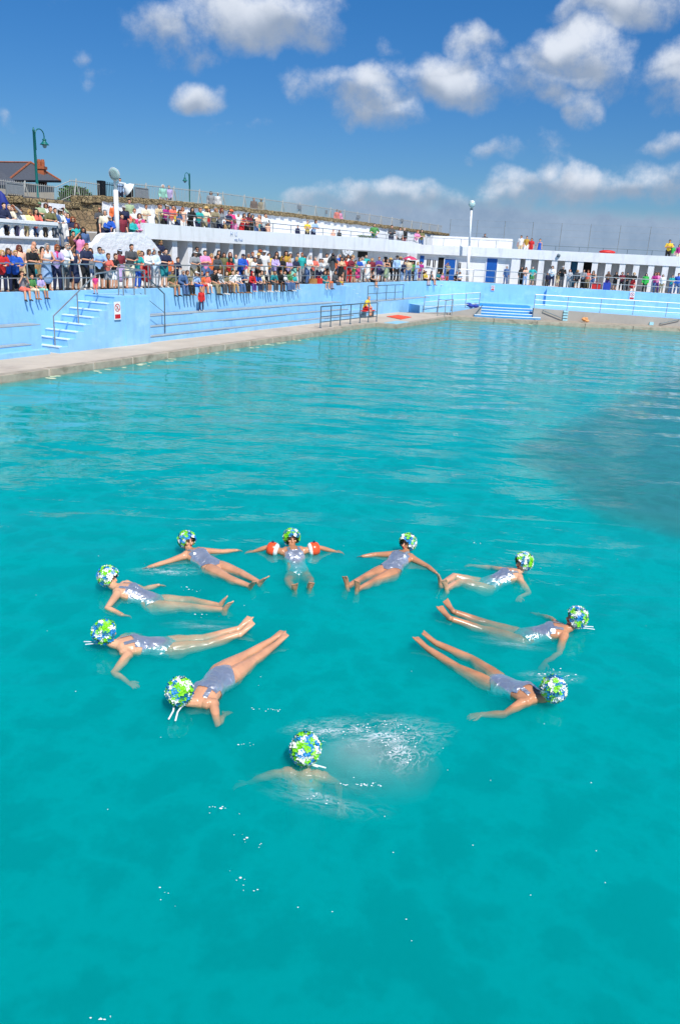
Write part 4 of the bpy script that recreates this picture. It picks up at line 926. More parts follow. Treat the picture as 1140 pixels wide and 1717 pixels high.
def body_mesh(kind, child, v):
    k = ('b', kind, child, v)
    if k not in _bc:
        J = pose(kind, child, v); mb = MB(); torso(mb, J, -.006); headparts(mb, J)
        for i in (0, 1):
            mb.ball(J['sh'][i], (.055, .055, .055), 8, 6)
            limb(mb, J['sh'][i], J['el'][i], J['wr'][i], ARM); handparts(mb, J['el'][i], J['wr'][i], -1 if i else 1)
            limb(mb, J['hip'][i], J['knee'][i], J['ank'][i], LEG)
            mb.tube([J['ank'][i] + Vector((0, .04, -.03)), J['ank'][i].lerp(J['toe'][i], .5), J['toe'][i]], [(.035, .04), (.042, .035), (.04, .02)], 8, lat=Vector((1, 0, 0)))
        _bc[k] = remesh(mb, 'person_body', .016, 3)
    return _bc[k]
def garment(g, kind, child, v):
    k = (g, kind, child, v)
    if k in _bc: return _bc[k]
    J = pose(kind, child, v); mb = MB(); keep = None
    if g in ('tee', 'long', 'jacket', 'tank'):
        inf = {'tee': .014, 'long': .014, 'jacket': .03, 'tank': .008}[g]
        torso(mb, J, inf, 5 if g == 'tank' else 6)
        if g != 'tank':
            for i in (0, 1):
                mb.ball(J['sh'][i], .062 + inf * .6, 8, 6); limb(mb, J['sh'][i], J['el'][i], J['wr'][i], ARM, inf + (.004 if g != 'tee' else .008), 8, .42 if g == 'tee' else .97)
        if g == 'jacket' and not J['seat']: mb.tube([J['sp'][1], J['sp'][0] - Vector((0, 0, .06))], [(.19, .14), (.2, .145)], 12, lat=Vector((1, 0, 0)))
        hem = J['sp'][0].z + (.0 if J['seat'] else .02) - (.12 if g == 'jacket' and not J['seat'] else 0)
        if not J['seat']: keep = lambda c: c.z > hem
        if g == 'tank':
            sh = J['sh']; top = sh[0].z - .035
            keep = lambda c: (c.z > hem or J['seat']) and (c.z < top or .05 < abs(c.x) < .1)
    elif g in ('trousers', 'shorts'):
        fr = .98 if g == 'trousers' else .46
        torso(mb, J, .012, 3)
        for i in (0, 1): limb(mb, J['hip'][i], J['knee'][i], J['ank'][i], LEG, .016 if g == 'trousers' else .024, 9, fr)
    elif g in ('skirt',):
        torso(mb, J, .012, 3)
        if J['seat']:
            mb.tube([J['sp'][1], J['hip'][0].lerp(J['hip'][1], .5) + Vector((0, -.1, .0)), J['knee'][0].lerp(J['knee'][1], .5) + Vector((0, .04, 0))], [(.18, .11), (.2, .1), (.2, .08)], 12, lat=Vector((1, 0, 0)))
        else:
            mb.tube([J['sp'][2] - Vector((0, 0, .03)), J['sp'][1], J['sp'][0] - Vector((0, 0, .12)), J['sp'][0] - Vector((0, 0, .38))], [(.14, .105), (.185, .135), (.205, .15), (.235, .18)], 16, lat=Vector((1, 0, 0)))
    elif g == 'shoes':
        for i in (0, 1):
            a = J['ank'][i]; t_ = J['toe'][i]
            mb.tube([a + Vector((0, .05, -.035)), a.lerp(t_, .55) + Vector((0, 0, .005)), t_ + (t_ - a).normalized() * .03], [(.043, .05), (.05, .042), (.045, .028)], 8, lat=Vector((1, 0, 0)))
    else:
        h = J['head']; s_ = J['hs']; V = lambda x, y, z: h + Vector((x, y, z)) * s_
        if g == 'short':
            mb.ball(V(0, .025, .04), (.084 * s_, .09 * s_, .09 * s_), 12, 8); mb.ball(V(0, .06, -.02), (.07 * s_, .055 * s_, .08 * s_), 10, 7); mb.ball(V(0, -.02, .088), (.066 * s_, .07 * s_, .035 * s_), 10, 6)
        elif g == 'longhair':
            mb.ball(V(0, .025, .04), (.088 * s_, .094 * s_, .092 * s_), 12, 8); mb.ball(V(0, -.025, .09), (.07 * s_, .07 * s_, .035 * s_), 10, 6)
            mb.tube([V(0, .06, .02), V(0, .075, -.1), V(0, .085, -.24)], [(.088 * s_, .05 * s_), (.1 * s_, .045 * s_), (.085 * s_, .035 * s_)], 10, lat=Vector((1, 0, 0)))
            for q in (-1, 1): mb.tube([V(q * .075, .0, .05), V(q * .088, .0, -.06), V(q * .09, -.01, -.2)], [.03 * s_, .035 * s_, .028 * s_], 7)
        elif g == 'bun':
            mb.ball(V(0, .02, .035), (.08 * s_, .09 * s_, .09 * s_), 12, 8); mb.ball(V(0, .11, .05), .04 * s_, 8, 6)
        elif g == 'bob':
            mb.ball(V(0, .025, .035), (.095 * s_, .095 * s_, .098 * s_), 12, 8); mb.ball(V(0, -.02, .09), (.07 * s_, .07 * s_, .035 * s_), 10, 6)
            for q in (-1, 1): mb.tube([V(q * .08, .01, .04), V(q * .088, .015, -.08)], [.035 * s_, .03 * s_], 7)
            mb.tube([V(0, .07, .0), V(0, .075, -.09)], [(.08, .04), (.075, .04)], 8, lat=Vector((1, 0, 0)))
        elif g == 'cap':
            mb.ball(V(0, .015, .06), (.085 * s_, .1 * s_, .075 * s_), 12, 8); mb.tube([V(0, -.06, .055), V(0, -.155, .04)], [(.075 * s_, .012), (.06 * s_, .01)], 8, lat=Vector((1, 0, 0)))
        elif g == 'hat':
            mb.lathe(h + Vector((0, .015, .03 * s_)), [(.17 * s_, .0), (.175 * s_, .012), (.1 * s_, .035), (.09 * s_, .1), (.05 * s_, .12)], 16)
        elif g == 'hood':
            mb.ball(V(0, .03, .02), (.1 * s_, .1 * s_, .125 * s_), 12, 8); keep = lambda c: c.y > h.y - .03 * s_
        elif g == 'glasses':
            for q in (-1, 1): mb.ball(V(q * .034, -.083, .012), (.03 * s_, .013 * s_, .02 * s_), 8, 6)
            mb.tube([V(-.078, .0, .018), V(-.07, -.06, .018), V(0, -.092, .016), V(.07, -.06, .018), V(.078, .0, .018)], .006 * s_, 5)
        elif g == 'eyes':
            for q in (-1, 1): mb.ball(V(q * .03, -.076, .008), (.013 * s_, .014 * s_, .008 * s_), 6, 5)
        elif g == 'beard':
            mb.ball(V(0, -.035, -.07), (.056 * s_, .058 * s_, .05 * s_), 10, 7)
        elif g == 'bag':
            mb.box(.19, .33, -.08, .1, .86, 1.12); mb.tube([Vector((.2, 0, 1.1)), J['sp'][4] + Vector((.09, 0, .05))], .014, 5)
        elif g == 'ball_held':
            mb.ball((J['wr'][0] + J['wr'][1]) / 2 + Vector((0, -.06, .08)), .11, 12, 8)
        elif g == 'camera':
            w = (J['wr'][0] + J['wr'][1]) / 2; mb.box(w.x - .07, w.x + .07, w.y - .1, w.y - .02, w.z - .02, w.z + .09)
        elif g == 'scarf':
            mb.ball(J['sp'][5] + Vector((0, -.03, -.0)), (.09, .08, .05), 10, 6); mb.tube([J['sp'][5] + Vector((.02, -.08, 0)), J['sp'][3] + Vector((.03, -.13, 0))], [(.04, .02), (.05, .02)], 6, lat=Vector((1, 0, 0)))
    if g in ('short', 'longhair', 'bun', 'bob', 'hat', 'glasses', 'eyes', 'camera', 'bag', 'beard', 'cap', 'ball_held'):
        me = mb.mesh(g, True); me.materials.append(None)
    else:
        me = remesh(mb, g, .02, 2, keep)
    _bc[k] = me; return me

TOPW = dict(t=('tee', 't-shirt'), l=('long', 'top'), j=('jacket', 'jacket'), k=('tank', 'sleeveless top'), d=('tank', 'dress'))
BOTW = dict(p=('trousers', 'trousers'), s=('shorts', 'shorts'), k=('skirt', 'skirt'))
PHR = dict(rail='leaning on the rail', cross='with folded arms', side='standing upright', shade='shading the eyes with one hand', cam='holding something to the face', hip='hand on hip',
           sit='sitting', sitlean='hunched', sitshade='hand at brow', sitcam='hands at face', sitcross='arms folded')
PEOPLE = []
def person(loc, height, rz, kind, top, bot, hair, extra, label, group, sex, seed, shoes=True):
    rn = random.Random(seed); child = sex == 'c'; v = rn.choice((0, 1))
    if kind.startswith('sit'): J_h = 1.70
    root = inst(body_mesh(kind, child, v), 'person', SKIN[rn.choice((0, 0, 1, 2, 3))])
    tag(root, label, 'person', group); P = lambda g, nm, m: inst(garment(g, kind, child, v), nm, m, root)
    tk, tc_ = top.split(':'); bk, bc_ = bot.split(':') if bot != '-' else ('', '')
    if tk in TOPW: P(TOPW[tk][0], {'t': 'shirt', 'l': 'shirt', 'j': 'jacket', 'k': 'vest', 'd': 'dress'}[tk], cloth(tc_))
    if tk == 'd': P('skirt', 'skirt', cloth(tc_))
    elif bk: P(BOTW[bk][0], BOTW[bk][1], cloth(bc_))
    if shoes and rn.random() < .95: P('shoes', 'shoes', M[rn.choice(('shoe', 'shoe', 'shoelight', 'sandal'))])
    st_, hc = hair.split('-') if '-' in hair else (hair, 'grey')
    if st_ == 'bald': pass
    elif st_ in ('cap', 'hat', 'hood'):
        P('short' if sex != 'w' else 'bob', 'hair', hairm(rn.choice(('brown', 'dark', 'grey'))))
        P(st_, 'hat', M['strawhat'] if hc == 'straw' else cloth(hc))
    else: P({'s': 'short', 'l': 'longhair', 'b': 'bob', 'u': 'bun'}[st_], 'hair', hairm(hc))
    if 'sg' in extra: P('glasses', 'sunglasses', M['lens'])
    else: P('eyes', 'eyes', M['eye'])
    for e, nm, m in (('bag', 'bag', cloth('teal')), ('pbag', 'bag', cloth('pink')), ('ball', 'football', cloth('white')), ('beard', 'beard', hairm('grey')), ('scarf', 'scarf', cloth('hotpink'))):
        if e in extra: P({'pbag': 'bag', 'ball': 'ball_held'}.get(e, e), nm, m)
    if 'cam' in kind: P('camera', 'camera', M['lens'])
    k = height / 1.70; wd = k * rn.uniform(.95, 1.16) if not child else k * rn.uniform(.95, 1.05)
    mir = rn.choice((-1, 1))
    root.location = loc; root.rotation_euler = (0, 0, rz); root.scale = (wd * mir, wd, k)
    PEOPLE.append(root); return root
# ================================================================== the swimmers
M['wetskin'] = [mat('wet_skin', h, .26, 0, .17, 5, bump=.0015, bscale=60) for h in ('cb9573', 'bf8764', 'd2a07e', 'b67c58')]
def silver():
    m = mat('silver_swimsuit', 'e0e3e8', .32, .8, .08, 7); t = m.node_tree; b = t.nodes['Principled BSDF']; L = t.links.new; N = t.nodes.new
    tc = N('ShaderNodeTexCoord'); nz = N('ShaderNodeTexNoise'); nz.inputs['Scale'].default_value = 8; nz.inputs['Detail'].default_value = 3; nz.inputs['Distortion'].default_value = 1.2
    L(tc.outputs['Object'], nz.inputs[0]); bp = N('ShaderNodeBump'); bp.inputs['Strength'].default_value = .9; bp.inputs['Distance'].default_value = .036; L(nz.outputs[0], bp.inputs['Height']); L(bp.outputs[0], b.inputs['Normal'])
    return m
M['silver'] = silver()
M['capbase'] = mat('green_rubber_cap', '8ccf6a', .4, 0, .15, 10)
PET = [mat('white_petal', 'eef0ec', .45, 0, .05, 20), mat('lime_petal', '7fd61e', .45, 0, .1, 20), mat('blue_petal', '1d86c9', .45, 0, .1, 20), mat('teal_petal', '0f6f8a', .45, 0, .12, 20)]
M['lips'] = mat('red_lips', 'a8323a', .35, 0, .05, 20); M['brow'] = mat('brow', '4a2f22', .7, 0, .1, 20)
M['armband'] = mat('orange_inflated_vinyl', 'f0552a', .3, 0, .06, 10); M['armwhite'] = mat('white_inflated_vinyl', 'ecebe6', .3, 0, .03, 10)
M['tie'] = mat('clear_white_strap', 'dfe6ea', .3, 0, .04, 10)

def aw(x, y, z): return at(x, y, z + WL)
def flower_cap(root, hc, face, up, lat, rn, tie_dir=None, k=1.0):
    ax = (up * .86 - face * .5).normalized()
    cen = hc + up * .022 * k
    b = MB(); b.ball(cen, (lat * .098 * k, face * .112 * k, up * .112 * k), 16, 12)
    nf = (face * .9 - up * .42).normalized()
    bm_keep = lambda c: (Vector(c) - cen).dot(nf) < .064 * k
    fs = [f for f in b.f if bm_keep(sum((Vector(b.v[i]) for i in f), Vector()) / len(f))]; b.f = fs; b.mi = [0] * len(fs)
    cap = b.build('swim_cap', M['capbase'], root, True)
    fl = MB(); n = 155; ga = math.pi * (3 - 5 ** .5)
    q = ax.to_track_quat('Z', 'Y').to_matrix(); cols = []
    for i in range(n):
        z = 1 - 1.62 * (i + .5) / n; rr = math.sqrt(max(0, 1 - z * z)); a = i * ga
        d = q @ Vector((rr * math.cos(a), rr * math.sin(a), z))
        p = cen + lat * d.dot(lat) * .102 * k + face * d.dot(face) * .116 * k + up * d.dot(up) * .116 * k
        if (p - cen).dot(nf) > .068 * k: continue
        d = (d + Vector((rn.uniform(-.3, .3), rn.uniform(-.3, .3), rn.uniform(-.3, .3)))).normalized()
        t1 = d.orthogonal().normalized(); t2 = d.cross(t1); a0 = rn.uniform(0, 6.3); R1 = rn.uniform(.024, .032) * k
        c = rn.choice((0, 0, 0, 1, 1, 1, 2, 2, 3)); p = p + d * rn.uniform(.002, .012)
        for j in range(5):
            a1 = a0 + j * 1.2566; e = t1 * math.cos(a1) + t2 * math.sin(a1); s_ = t1 * -math.sin(a1) + t2 * math.cos(a1)
            fl.add([p, p + e * R1 * .6 + s_ * R1 * .42 + d * .006, p + e * R1 * 1.05 + d * .013, p + e * R1 * .6 - s_ * R1 * .42 + d * .006], [(0, 1, 2, 3)], c)
        fl.ball(p + d * .006, .006 * k, 5, 4, c)
    fl.build('flower_trim', PET, cap)
    if tie_dir is not None:
        s0 = hc - up * .09 - face * .05; b = MB(); w = up * .012
        for o in (-.012, .012):
            s1 = s0 + lat * o * 4; b.tube([s1, s1.lerp(s0 + tie_dir, .5) + Vector((0, 0, .0)), s0 + tie_dir + lat * o * 3], [(.01, .004)] * 3, 6, lat=lat)
        b.build('chin_strap', M['tie'], cap, True)

def swimmer(S, label):
    """S: joint name -> world position (Vector). Floating on the back, chest up."""
    rn = random.Random(S.get('seed', 1)); V = Vector; up0 = V((0, 0, 1))
    N_, HP = S['neck'], S['hips']; a = (HP - N_).normalized()
    shL, shR = S['shL'], S['shR']; lat = (shR - shL); lat = (lat - a * lat.dot(a)).normalized(); nrm = lat.cross(a).normalized()
    if nrm.z < 0 and not S.get('upright'): nrm = -nrm
    hiplat = S.get('hiplat', lat)
    TL = (HP - N_).length; k = TL / .56
    C = lambda t, h=0: N_ + a * TL * t + nrm * h
    def trunk(mb, inf=0, t0=0):
        st = [(-.02, .06, .055, 0), (.08, .15, .078, -.005), (.22, .168, .105, 0), (.4, .158, .106, .005), (.6, .138, .096, .004), (.8, .168, .108, -.004), (1.0, .188, .118, -.01), (1.12, .165, .105, -.012)]
        st = [s for s in st if s[0] >= t0]
        mb.tube([C(t, h) for t, w, d, h in st], [(w * min(1, k ** .5) + inf, d + inf) for t, w, d, h in st], 18, lat=[lat.lerp(hiplat, min(1, max(0, t))) for t, *_ in st])
        for s in (-1, 1): mb.ball(C(.33, .062) + lat * s * .07, (lat * (.062 + inf), a * (.066 + inf), nrm * (.05 + inf)), 12, 8)
    b = MB(); trunk(b)
    # neck and head
    hc, face, up = S['head'], S['face'].normalized(), None
    hu = S.get('headup', up0); hl = face.cross(hu).normalized(); up = hl.cross(face).normalized()
    nb = hc - up * .085 - face * .015
    b.tube([N_ + a * .03, N_.lerp(nb, .5), nb + up * .04], [.062, .055, .054], 10)
    b.ball(hc + up * .02 - face * .008, (hl * .077, face * .095, up * .1), 16, 12)
    b.ball(hc - up * .045 + face * .028, (hl * .058, face * .058, up * .062), 14, 10)
    b.ball(hc - up * .088 + face * .062, (hl * .026, face * .024, up * .024), 10, 7)
    b.tube([hc + up * .012 + face * .085, hc - up * .012 + face * .1, hc - up * .03 + face * .105], [.011, .014, .018], 8)
    for s in (-1, 1):
        b.ball(hc + hl * s * .042 - up * .025 + face * .062, .026, 8, 6); b.ball(hc + hl * s * .033 + up * .03 + face * .08, (hl * .028, face * .014, up * .012), 8, 6)
    # legs
    for i, s in enumerate('LR'):
        h = HP + hiplat * (.09 if s == 'R' else -.09) + a * .04; kn, an, to = S['knee' + s], S['ank' + s], S['toe' + s]
        l1 = (kn - h)
        b.tube([h, h.lerp(kn, .3), h.lerp(kn, .65), kn, kn.lerp(an, .28) - nrm * .008, kn.lerp(an, .65), an], [.106, .099, .08, .06, .06, .046, .036], 12)
        b.ball(kn + nrm * .018, .044, 8, 6)
        if S.get('flex'): to = an + ((an - kn).normalized() * (1 - S['flex']) + nrm * S['flex'] + hiplat * (.12 if s == 'R' else -.12)).normalized() * .16
        td = (to - an).normalized(); L_ = (an - kn).normalized(); side = td.cross(nrm).normalized() if td.cross(nrm).length > .3 else lat
        sole = td.cross(side).normalized()
        if sole.dot(L_) < 0 and abs(td.dot(L_)) < .8: sole = -sole
        heel = an + sole * (.03 if abs(td.dot(L_)) < .8 else 0) - td * .03 + (L_ * .0)
        fl_ = min(.19, max(.15, (to - an).length))
        ball_ = an + td * fl_ * .72
        b.tube([heel, an.lerp(ball_, .4) + sole * .004, ball_, an + td * fl_ * .86], [(.033, .036), (.036, .034), (.046, .022), (.042, .016)], 10, lat=side)
        for j in range(5):
            o = (j - 2) * .0185; big = (j == 0) if s == 'R' else (j == 4); ln = .05 if big else .036 - .004 * abs(j - (0 if s == 'R' else 4)) + .008
            q0 = an + td * fl_ * .8 + side * o; b.tube([q0, q0 + td * (ln + .012)], [.0125 if big else .0095, .012 if big else .009], 6)
    # arms and hands
    for s in 'LR':
        sh, el, wr, ha = S['sh' + s], S['el' + s], S['wr' + s], S['ha' + s]
        b.ball(sh, .06, 10, 8); b.tube([sh + (N_ - sh) * .35, sh, sh.lerp(el, .35), sh.lerp(el, .7), el, el.lerp(wr, .3), el.lerp(wr, .7), wr], [.065, .056, .049, .042, .037, .038, .03, .024], 10)
        d = (ha - wr).normalized(); sd = d.cross(up0).normalized(); pn = sd.cross(d).normalized()
        p1 = wr + d * .085
        b.tube([wr - d * .015, wr + d * .03, wr + d * .07, p1], [(.023, .017), (.034, .016), (.04, .014), (.037, .012)], 10, lat=sd)
        sp = S.get('spread', 1.0)
        for j, (o, ln) in enumerate(((-.03, .062), (-.0105, .078), (.0105, .073), (.03, .056))):
            f0 = p1 - d * .012 + sd * o; fd = (d + sd * o * 5 * sp).normalized(); f1 = f0 + fd * ln * .55; f2 = f0 + fd * ln - pn * .018
            b.tube([f0, f1, f2], [.0098, .0092, .0075], 7)
        ts = 1 if s == 'L' else -1
        t0 = wr + d * .03 + sd * .03 * ts; b.tube([t0, t0 + d * .032 + sd * .03 * ts, t0 + d * .065 + sd * .038 * ts], [.014, .0115, .009], 7)
    # slight wobble of what lies under the rippled surface
    root_me = remesh(b, 'swimmer_body', .0075, 3)
    for v in root_me.vertices:
        dp = WL - .012 - v.co.z
        if dp > 0: v.co += Vector(mnoise.noise_vector(v.co * Vector((1, 1, 1)) * 7.5)) * min(.02, dp * .35) * Vector((1, 1, .3)).x
    root = inst(root_me, 'person', M['wetskin'][S.get('tone', 0)]); tag(root, label, 'person', 'floating swimmers in flowered caps')
    # suit
    b = MB(); trunk(b, .008, .05)
    ne = .20
    def keep(c):
        r = Vector(c) - N_; t = r.dot(a) / TL; u_ = abs(r.dot(lat.lerp(hiplat, min(1, max(0, t))).normalized())); f = r.dot(nrm) > .0
        if t < .05: return False
        if t < (.24 if f else .3): return .055 < u_ < .10
        if t < .38 and u_ > .145: return False
        return t < 1.13 - max(0, u_ - .035) * (2.0 if f else 1.3)
    sm = remesh(b, 'swimsuit', .009, 2, keep); suit = inst(sm, 'swimsuit', M['silver'], root)
    # face details
    e = MB()
    for s in (-1, 1): e.ball(hc + hl * s * .032 + up * .012 + face * .086, (hl * .015, face * .009, up * .0085), 10, 7)
    e.build('eyes', M['eye'], root, True)
    e = MB()
    for s in (-1, 1): e.tube([hc + hl * s * .017 + up * .034 + face * .093, hc + hl * s * .05 + up * .036 + face * .08], [.0055, .004], 6)
    e.build('eyebrows', M['brow'], root, True)
    e = MB(); e.ball(hc - up * .056 + face * .087, (hl * .024, face * .012, up * .011), 10, 7); e.build('lips', M['lips'], root, True)
    flower_cap(root, hc, face, up, hl, rn, S.get('tie'), S.get('capk', 1.1))
    if S.get('bands'):
        for s in 'LR':
            sh, el = S['sh' + s], S['el' + s]; d = (el - sh).normalized(); c = sh.lerp(el, .62)
            t_ = MB(); sd = d.cross(up0).normalized()
            t_.tube([c - d * .085, c - d * .075, c - d * .03, c + d * .03, c + d * .075, c + d * .085], [.055, .085, .108, .108, .085, .055], 14, caps=False)
            o = t_.build('armband', M['armband'], root, True)
            t_ = MB(); t_.tube([c - d * .092, c - d * .078, c - d * .045], [(.06, .06), (.09, .09), (.109, .109)], 14, caps=False); t_.build('armband_end', M['armwhite'], o, True)
            t_ = MB(); t_.ball(c + Vector((0, 0, .115)), .02, 8, 6); t_.build('valve', cloth('navy'), o, True)
    return root

def SW(hx, hy, neck, hips, sh, el, wr, ha, knee, ank, toe, z=None, **kw):
    """pixel picks (full photograph) at given heights -> joints; pairs are (L, R) with R on the swimmer's side that S['lat'] points to"""
    Z = dict(head=.15, neck=.02, hips=-.11, sh=-.02, el=-.09, wr=-.12, ha=-.12, knee=-.10, ank=-.0, toe=.1); Z.update(z or {})
    for q in ('hips', 'knee'):
        if q in (z or {}): Z[q] -= .022
    S = {}
    S['neck'] = aw(*neck, Z['neck']); S['hips'] = aw(*hips, Z['hips'])
    for nm, pr in (('sh', sh), ('el', el), ('wr', wr), ('ha', ha), ('knee', knee), ('ank', ank), ('toe', toe)):
        for i, s in enumerate('LR'):
            zz = Z.get(nm + s, Z[nm]); S[nm + s] = aw(*pr[i], zz)
    S['head'] = aw(hx, hy, Z['head'])
    dn = S['neck'] - S['head']
    if dn.length > .195: S['neck'] = S['head'] + dn * (.195 / dn.length)
    a = (S['hips'] - S['neck']); a.z = 0; a.normalize()
    tilt = kw.get('tilt', .22); turn = kw.get('turn', 0)
    f = Matrix.Rotation(turn, 3, 'Z') @ a
    S['face'] = (f + Vector((0, 0, tilt))).normalized(); S['headup'] = (Vector((0, 0, 1)) - f * tilt).normalized()
    # keep limb lengths human: pull joints towards plausible lengths
    sh_mid = (S['shL'] + S['shR']) / 2
    lat = (S['shR'] - S['shL']); lat.z *= .3; lat = (lat - a * lat.dot(a)).normalized()
    w = kw.get('shw', .165)
    base = S['neck'] + a * .06
    for s, q in (('L', -1), ('R', 1)):
        p = base + lat * q * w; p.z = S['sh' + s].z; S['sh' + s] = p
        for j0, j1, ln in (('sh', 'el', .28), ('el', 'wr', .235), ('wr', 'ha', .1)):
            d = S[j1 + s] - S[j0 + s]; S[j1 + s] = S[j0 + s] + d.normalized() * min(max(d.length, ln * .9), ln * 1.12)
    HP = S['hips']; hl = lat
    dn = HP - S['neck']; S['hips'] = HP = S['neck'] + dn.normalized() * min(max(dn.length, .55), .65)
    for s, q in (('L', -1), ('R', 1)):
        h = HP + lat * q * .088 + a * .04
        d = S['knee' + s] - h; S['knee' + s] = h + d.normalized() * min(max(d.length, .40), .485)
        d = S['ank' + s] - S['knee' + s]; S['ank' + s] = S['knee' + s] + d.normalized() * min(max(d.length, .38), .445)
    S.update(kw); return S
def dbg(nm, S):
    g = lambda i, j: round((S[i] - S[j]).length, 2)
    print('SWIM', nm, 'torso', g('neck', 'hips'), 'thigh', g('hips', 'kneeL'), g('hips', 'kneeR'), 'shin', g('kneeL', 'ankL'), g('kneeR', 'ankR'), 'foot', g('ankL', 'toeL'), g('ankR', 'toeR'), 'headneck', g('head', 'neck'), 'arm', g('shL', 'elL'), g('elL', 'wrL'), g('shR', 'elR'), g('elR', 'wrR'))
SWIMS = [
 ('swimmer wearing orange armbands, floating at the far side of the ring', SW(489, 903, (491, 924), (497.5, 953), ((470, 922), (512, 922)), ((452, 919), (533, 919)), ((425, 925), (562, 925)), ((412, 926), (578, 927)), ((485, 973), (519, 973)), ((494, 991), (518, 989)), ((497, 988), (520, 984)), z=dict(neck=.03, sh=.03, el=.06, wr=-.02, ha=-.05, hips=-.1, knee=-.1, ank=-.06, toe=.12), bands=True, flex=.85, seed=1, tone=1, tilt=.1)),
 ('swimmer in silver suit floating diagonally, next to the armband wearer at left', SW(314, 907.5, (322, 929), (357, 951), ((306, 935), (336, 924)), ((272, 945), (374, 925)), ((246, 952), (398, 923)), ((234, 954.5), (411, 921)), ((383, 970), (405, 962)), ((419, 983), (435, 977)), ((432, 981), (453, 972)), z=dict(hips=-.02, knee=-.0, ank=0, toe=.1, sh=.03, el=.0, wr=-.01), seed=2, flex=.5, tone=0, tilt=.15)),
 ('swimmer floating diagonally with flexed feet, right of the armband wearer', SW(683, 912, (677, 934), (651, 959), ((657, 927), (694, 941)), ((629, 930), (717, 950)), ((608, 933), (731, 961)), ((596, 934), (735, 968)), ((612, 969), (627, 976)), ((579, 985), (591, 993)), ((562, 976), (577, 982)), z=dict(hips=-.03, knee=-.03, ank=-.01, toe=.16, sh=.02, el=.0, wr=-.01), seed=3, flex=.8, tone=1, tilt=.2, turn=-.25)),
 ('swimmer at the right, near arm hanging down, flexed feet beside another hand', SW(877, 944, (867, 960), (828, 977), ((853, 951), (879, 968)), ((812, 950), (881, 987)), ((785, 948), (873, 1001)), ((771, 947.5), (869, 1006)), ((783, 974), (786, 981)), ((740, 979), (745, 988)), ((712, 969), (724, 974)), z=dict(toe=.16, hips=-.08), seed=4, flex=.8, tone=2, tilt=.1)),
 ('swimmer at far right with long white chin strap trailing', SW(965, 1038, (948, 1056), (882, 1069), ((930, 1038), (955, 1070)), ((915, 1029), (938, 1091)), ((890, 1026), (911, 1112)), ((877, 1024), (905, 1123)), ((811, 1045), (806, 1055)), ((758, 1025), (751, 1036)), ((739, 995), (731, 1009)), z=dict(hips=-.11, knee=-.07, ank=.02, toe=.14, el=-.1, wr=-.16, ha=-.2), seed=5, tone=1, tie=Vector((.22, .02, -.02)), tilt=.25)),
 ('swimmer at the lower right, one arm reaching toward the splash, feet pointed', SW(926, 1158, (899, 1171), (832, 1148), ((893, 1146), (903, 1182)), ((905, 1140), (851, 1194)), ((930, 1150), (805, 1199)), ((940, 1152), (780, 1202)), ((782, 1101), (768, 1122)), ((726, 1076), (716, 1087)), ((701, 1054), (690, 1062)), z=dict(hips=-.08, knee=-.04, ank=.03, toe=.12, el=-.05, elL=-.2, wrL=-.3, haL=-.34, wr=-.1), seed=6, tone=1, tilt=.25)),
 ('swimmer at the lower left with silver suit lifted clear of the water', SW(302, 1162, (331, 1180), (377, 1133), ((318, 1160), (334, 1190)), ((300, 1150), (364, 1212)), ((285, 1160), (388, 1186)), ((280, 1165), (404, 1170)), ((412, 1100), (424, 1110)), ((453, 1075), (462, 1081)), ((478, 1055), (484, 1060)), z=dict(hips=.0, knee=-.01, ank=.03, toe=.11, sh=.02, el=-.06, elL=-.25, wrL=-.34, haL=-.38, wr=-.16, ha=-.2), seed=7, tone=0, tie=Vector((-.02, -.22, -.05)), tilt=.25)),
 ('swimmer at the far left with short white strap, near arm bent down under water', SW(177, 1063, (201, 1084), (281, 1086), ((197, 1070), (193, 1098)), ((215, 1060), (192, 1128)), ((240, 1060), (214, 1144)), ((250, 1060), (227, 1149)), ((341, 1072), (343, 1082)), ((401, 1054), (405, 1062)), ((420, 1034), (427, 1041)), z=dict(hips=-.1, knee=-.07, ank=.02, toe=.12, el=-.08, elL=-.18, wrL=-.28, haL=-.3, wr=-.12), seed=8, tone=2, tie=Vector((-.2, .0, -.02)), tilt=.15)),
 ('swimmer at left in profile with both forearms reaching forward', SW(182, 969, (204, 992), (263, 1013), ((207, 982), (184, 1005)), ((228, 984), (177, 1024)), ((260, 983), (206, 1031)), ((276, 981), (222, 1034)), ((322, 1008), (323, 1019)), ((388, 1019), (396, 1025)), ((416, 1000), (421, 1006)), z=dict(hips=-.1, knee=-.06, ank=-.01, toe=.17, sh=.04, el=-.02, wr=-.03), seed=9, flex=.7, tone=2, tilt=.05)),
]
for lab, S in SWIMS:
    dbg(lab[:40], S); swimmer(S, lab)
# the tenth one, upright in the middle of her own splash, seen from behind
hcn = aw(512, 1259, .10)
S = dict(neck=hcn + Vector((0, -.03, -.2)), hips=hcn + Vector((.03, -.1, -.76)), shL=hcn + Vector((-.17, -.03, -.225)), shR=hcn + Vector((.17, -.06, -.225)), head=hcn,
         elL=aw(440, 1303, -.2), wrL=aw(415, 1312, -.3), haL=aw(400, 1316, -.33), elR=aw(566, 1315, -.22), wrR=aw(570, 1345, -.28), haR=aw(572, 1358, -.32),
         kneeL=hcn + Vector((-.08, .1, -1.15)), kneeR=hcn + Vector((.12, .1, -1.15)), ankL=hcn + Vector((-.08, -.05, -1.5)), ankR=hcn + Vector((.12, -.05, -1.5)),
         toeL=hcn + Vector((-.08, .05, -1.62)), toeR=hcn + Vector((.12, .05, -1.62)), face=Vector((.1, .95, .25)), headup=Vector((0, -.25, 1)), seed=10, tone=0, upright=True, tie=Vector((.16, -.05, -.01)), capk=1.16)
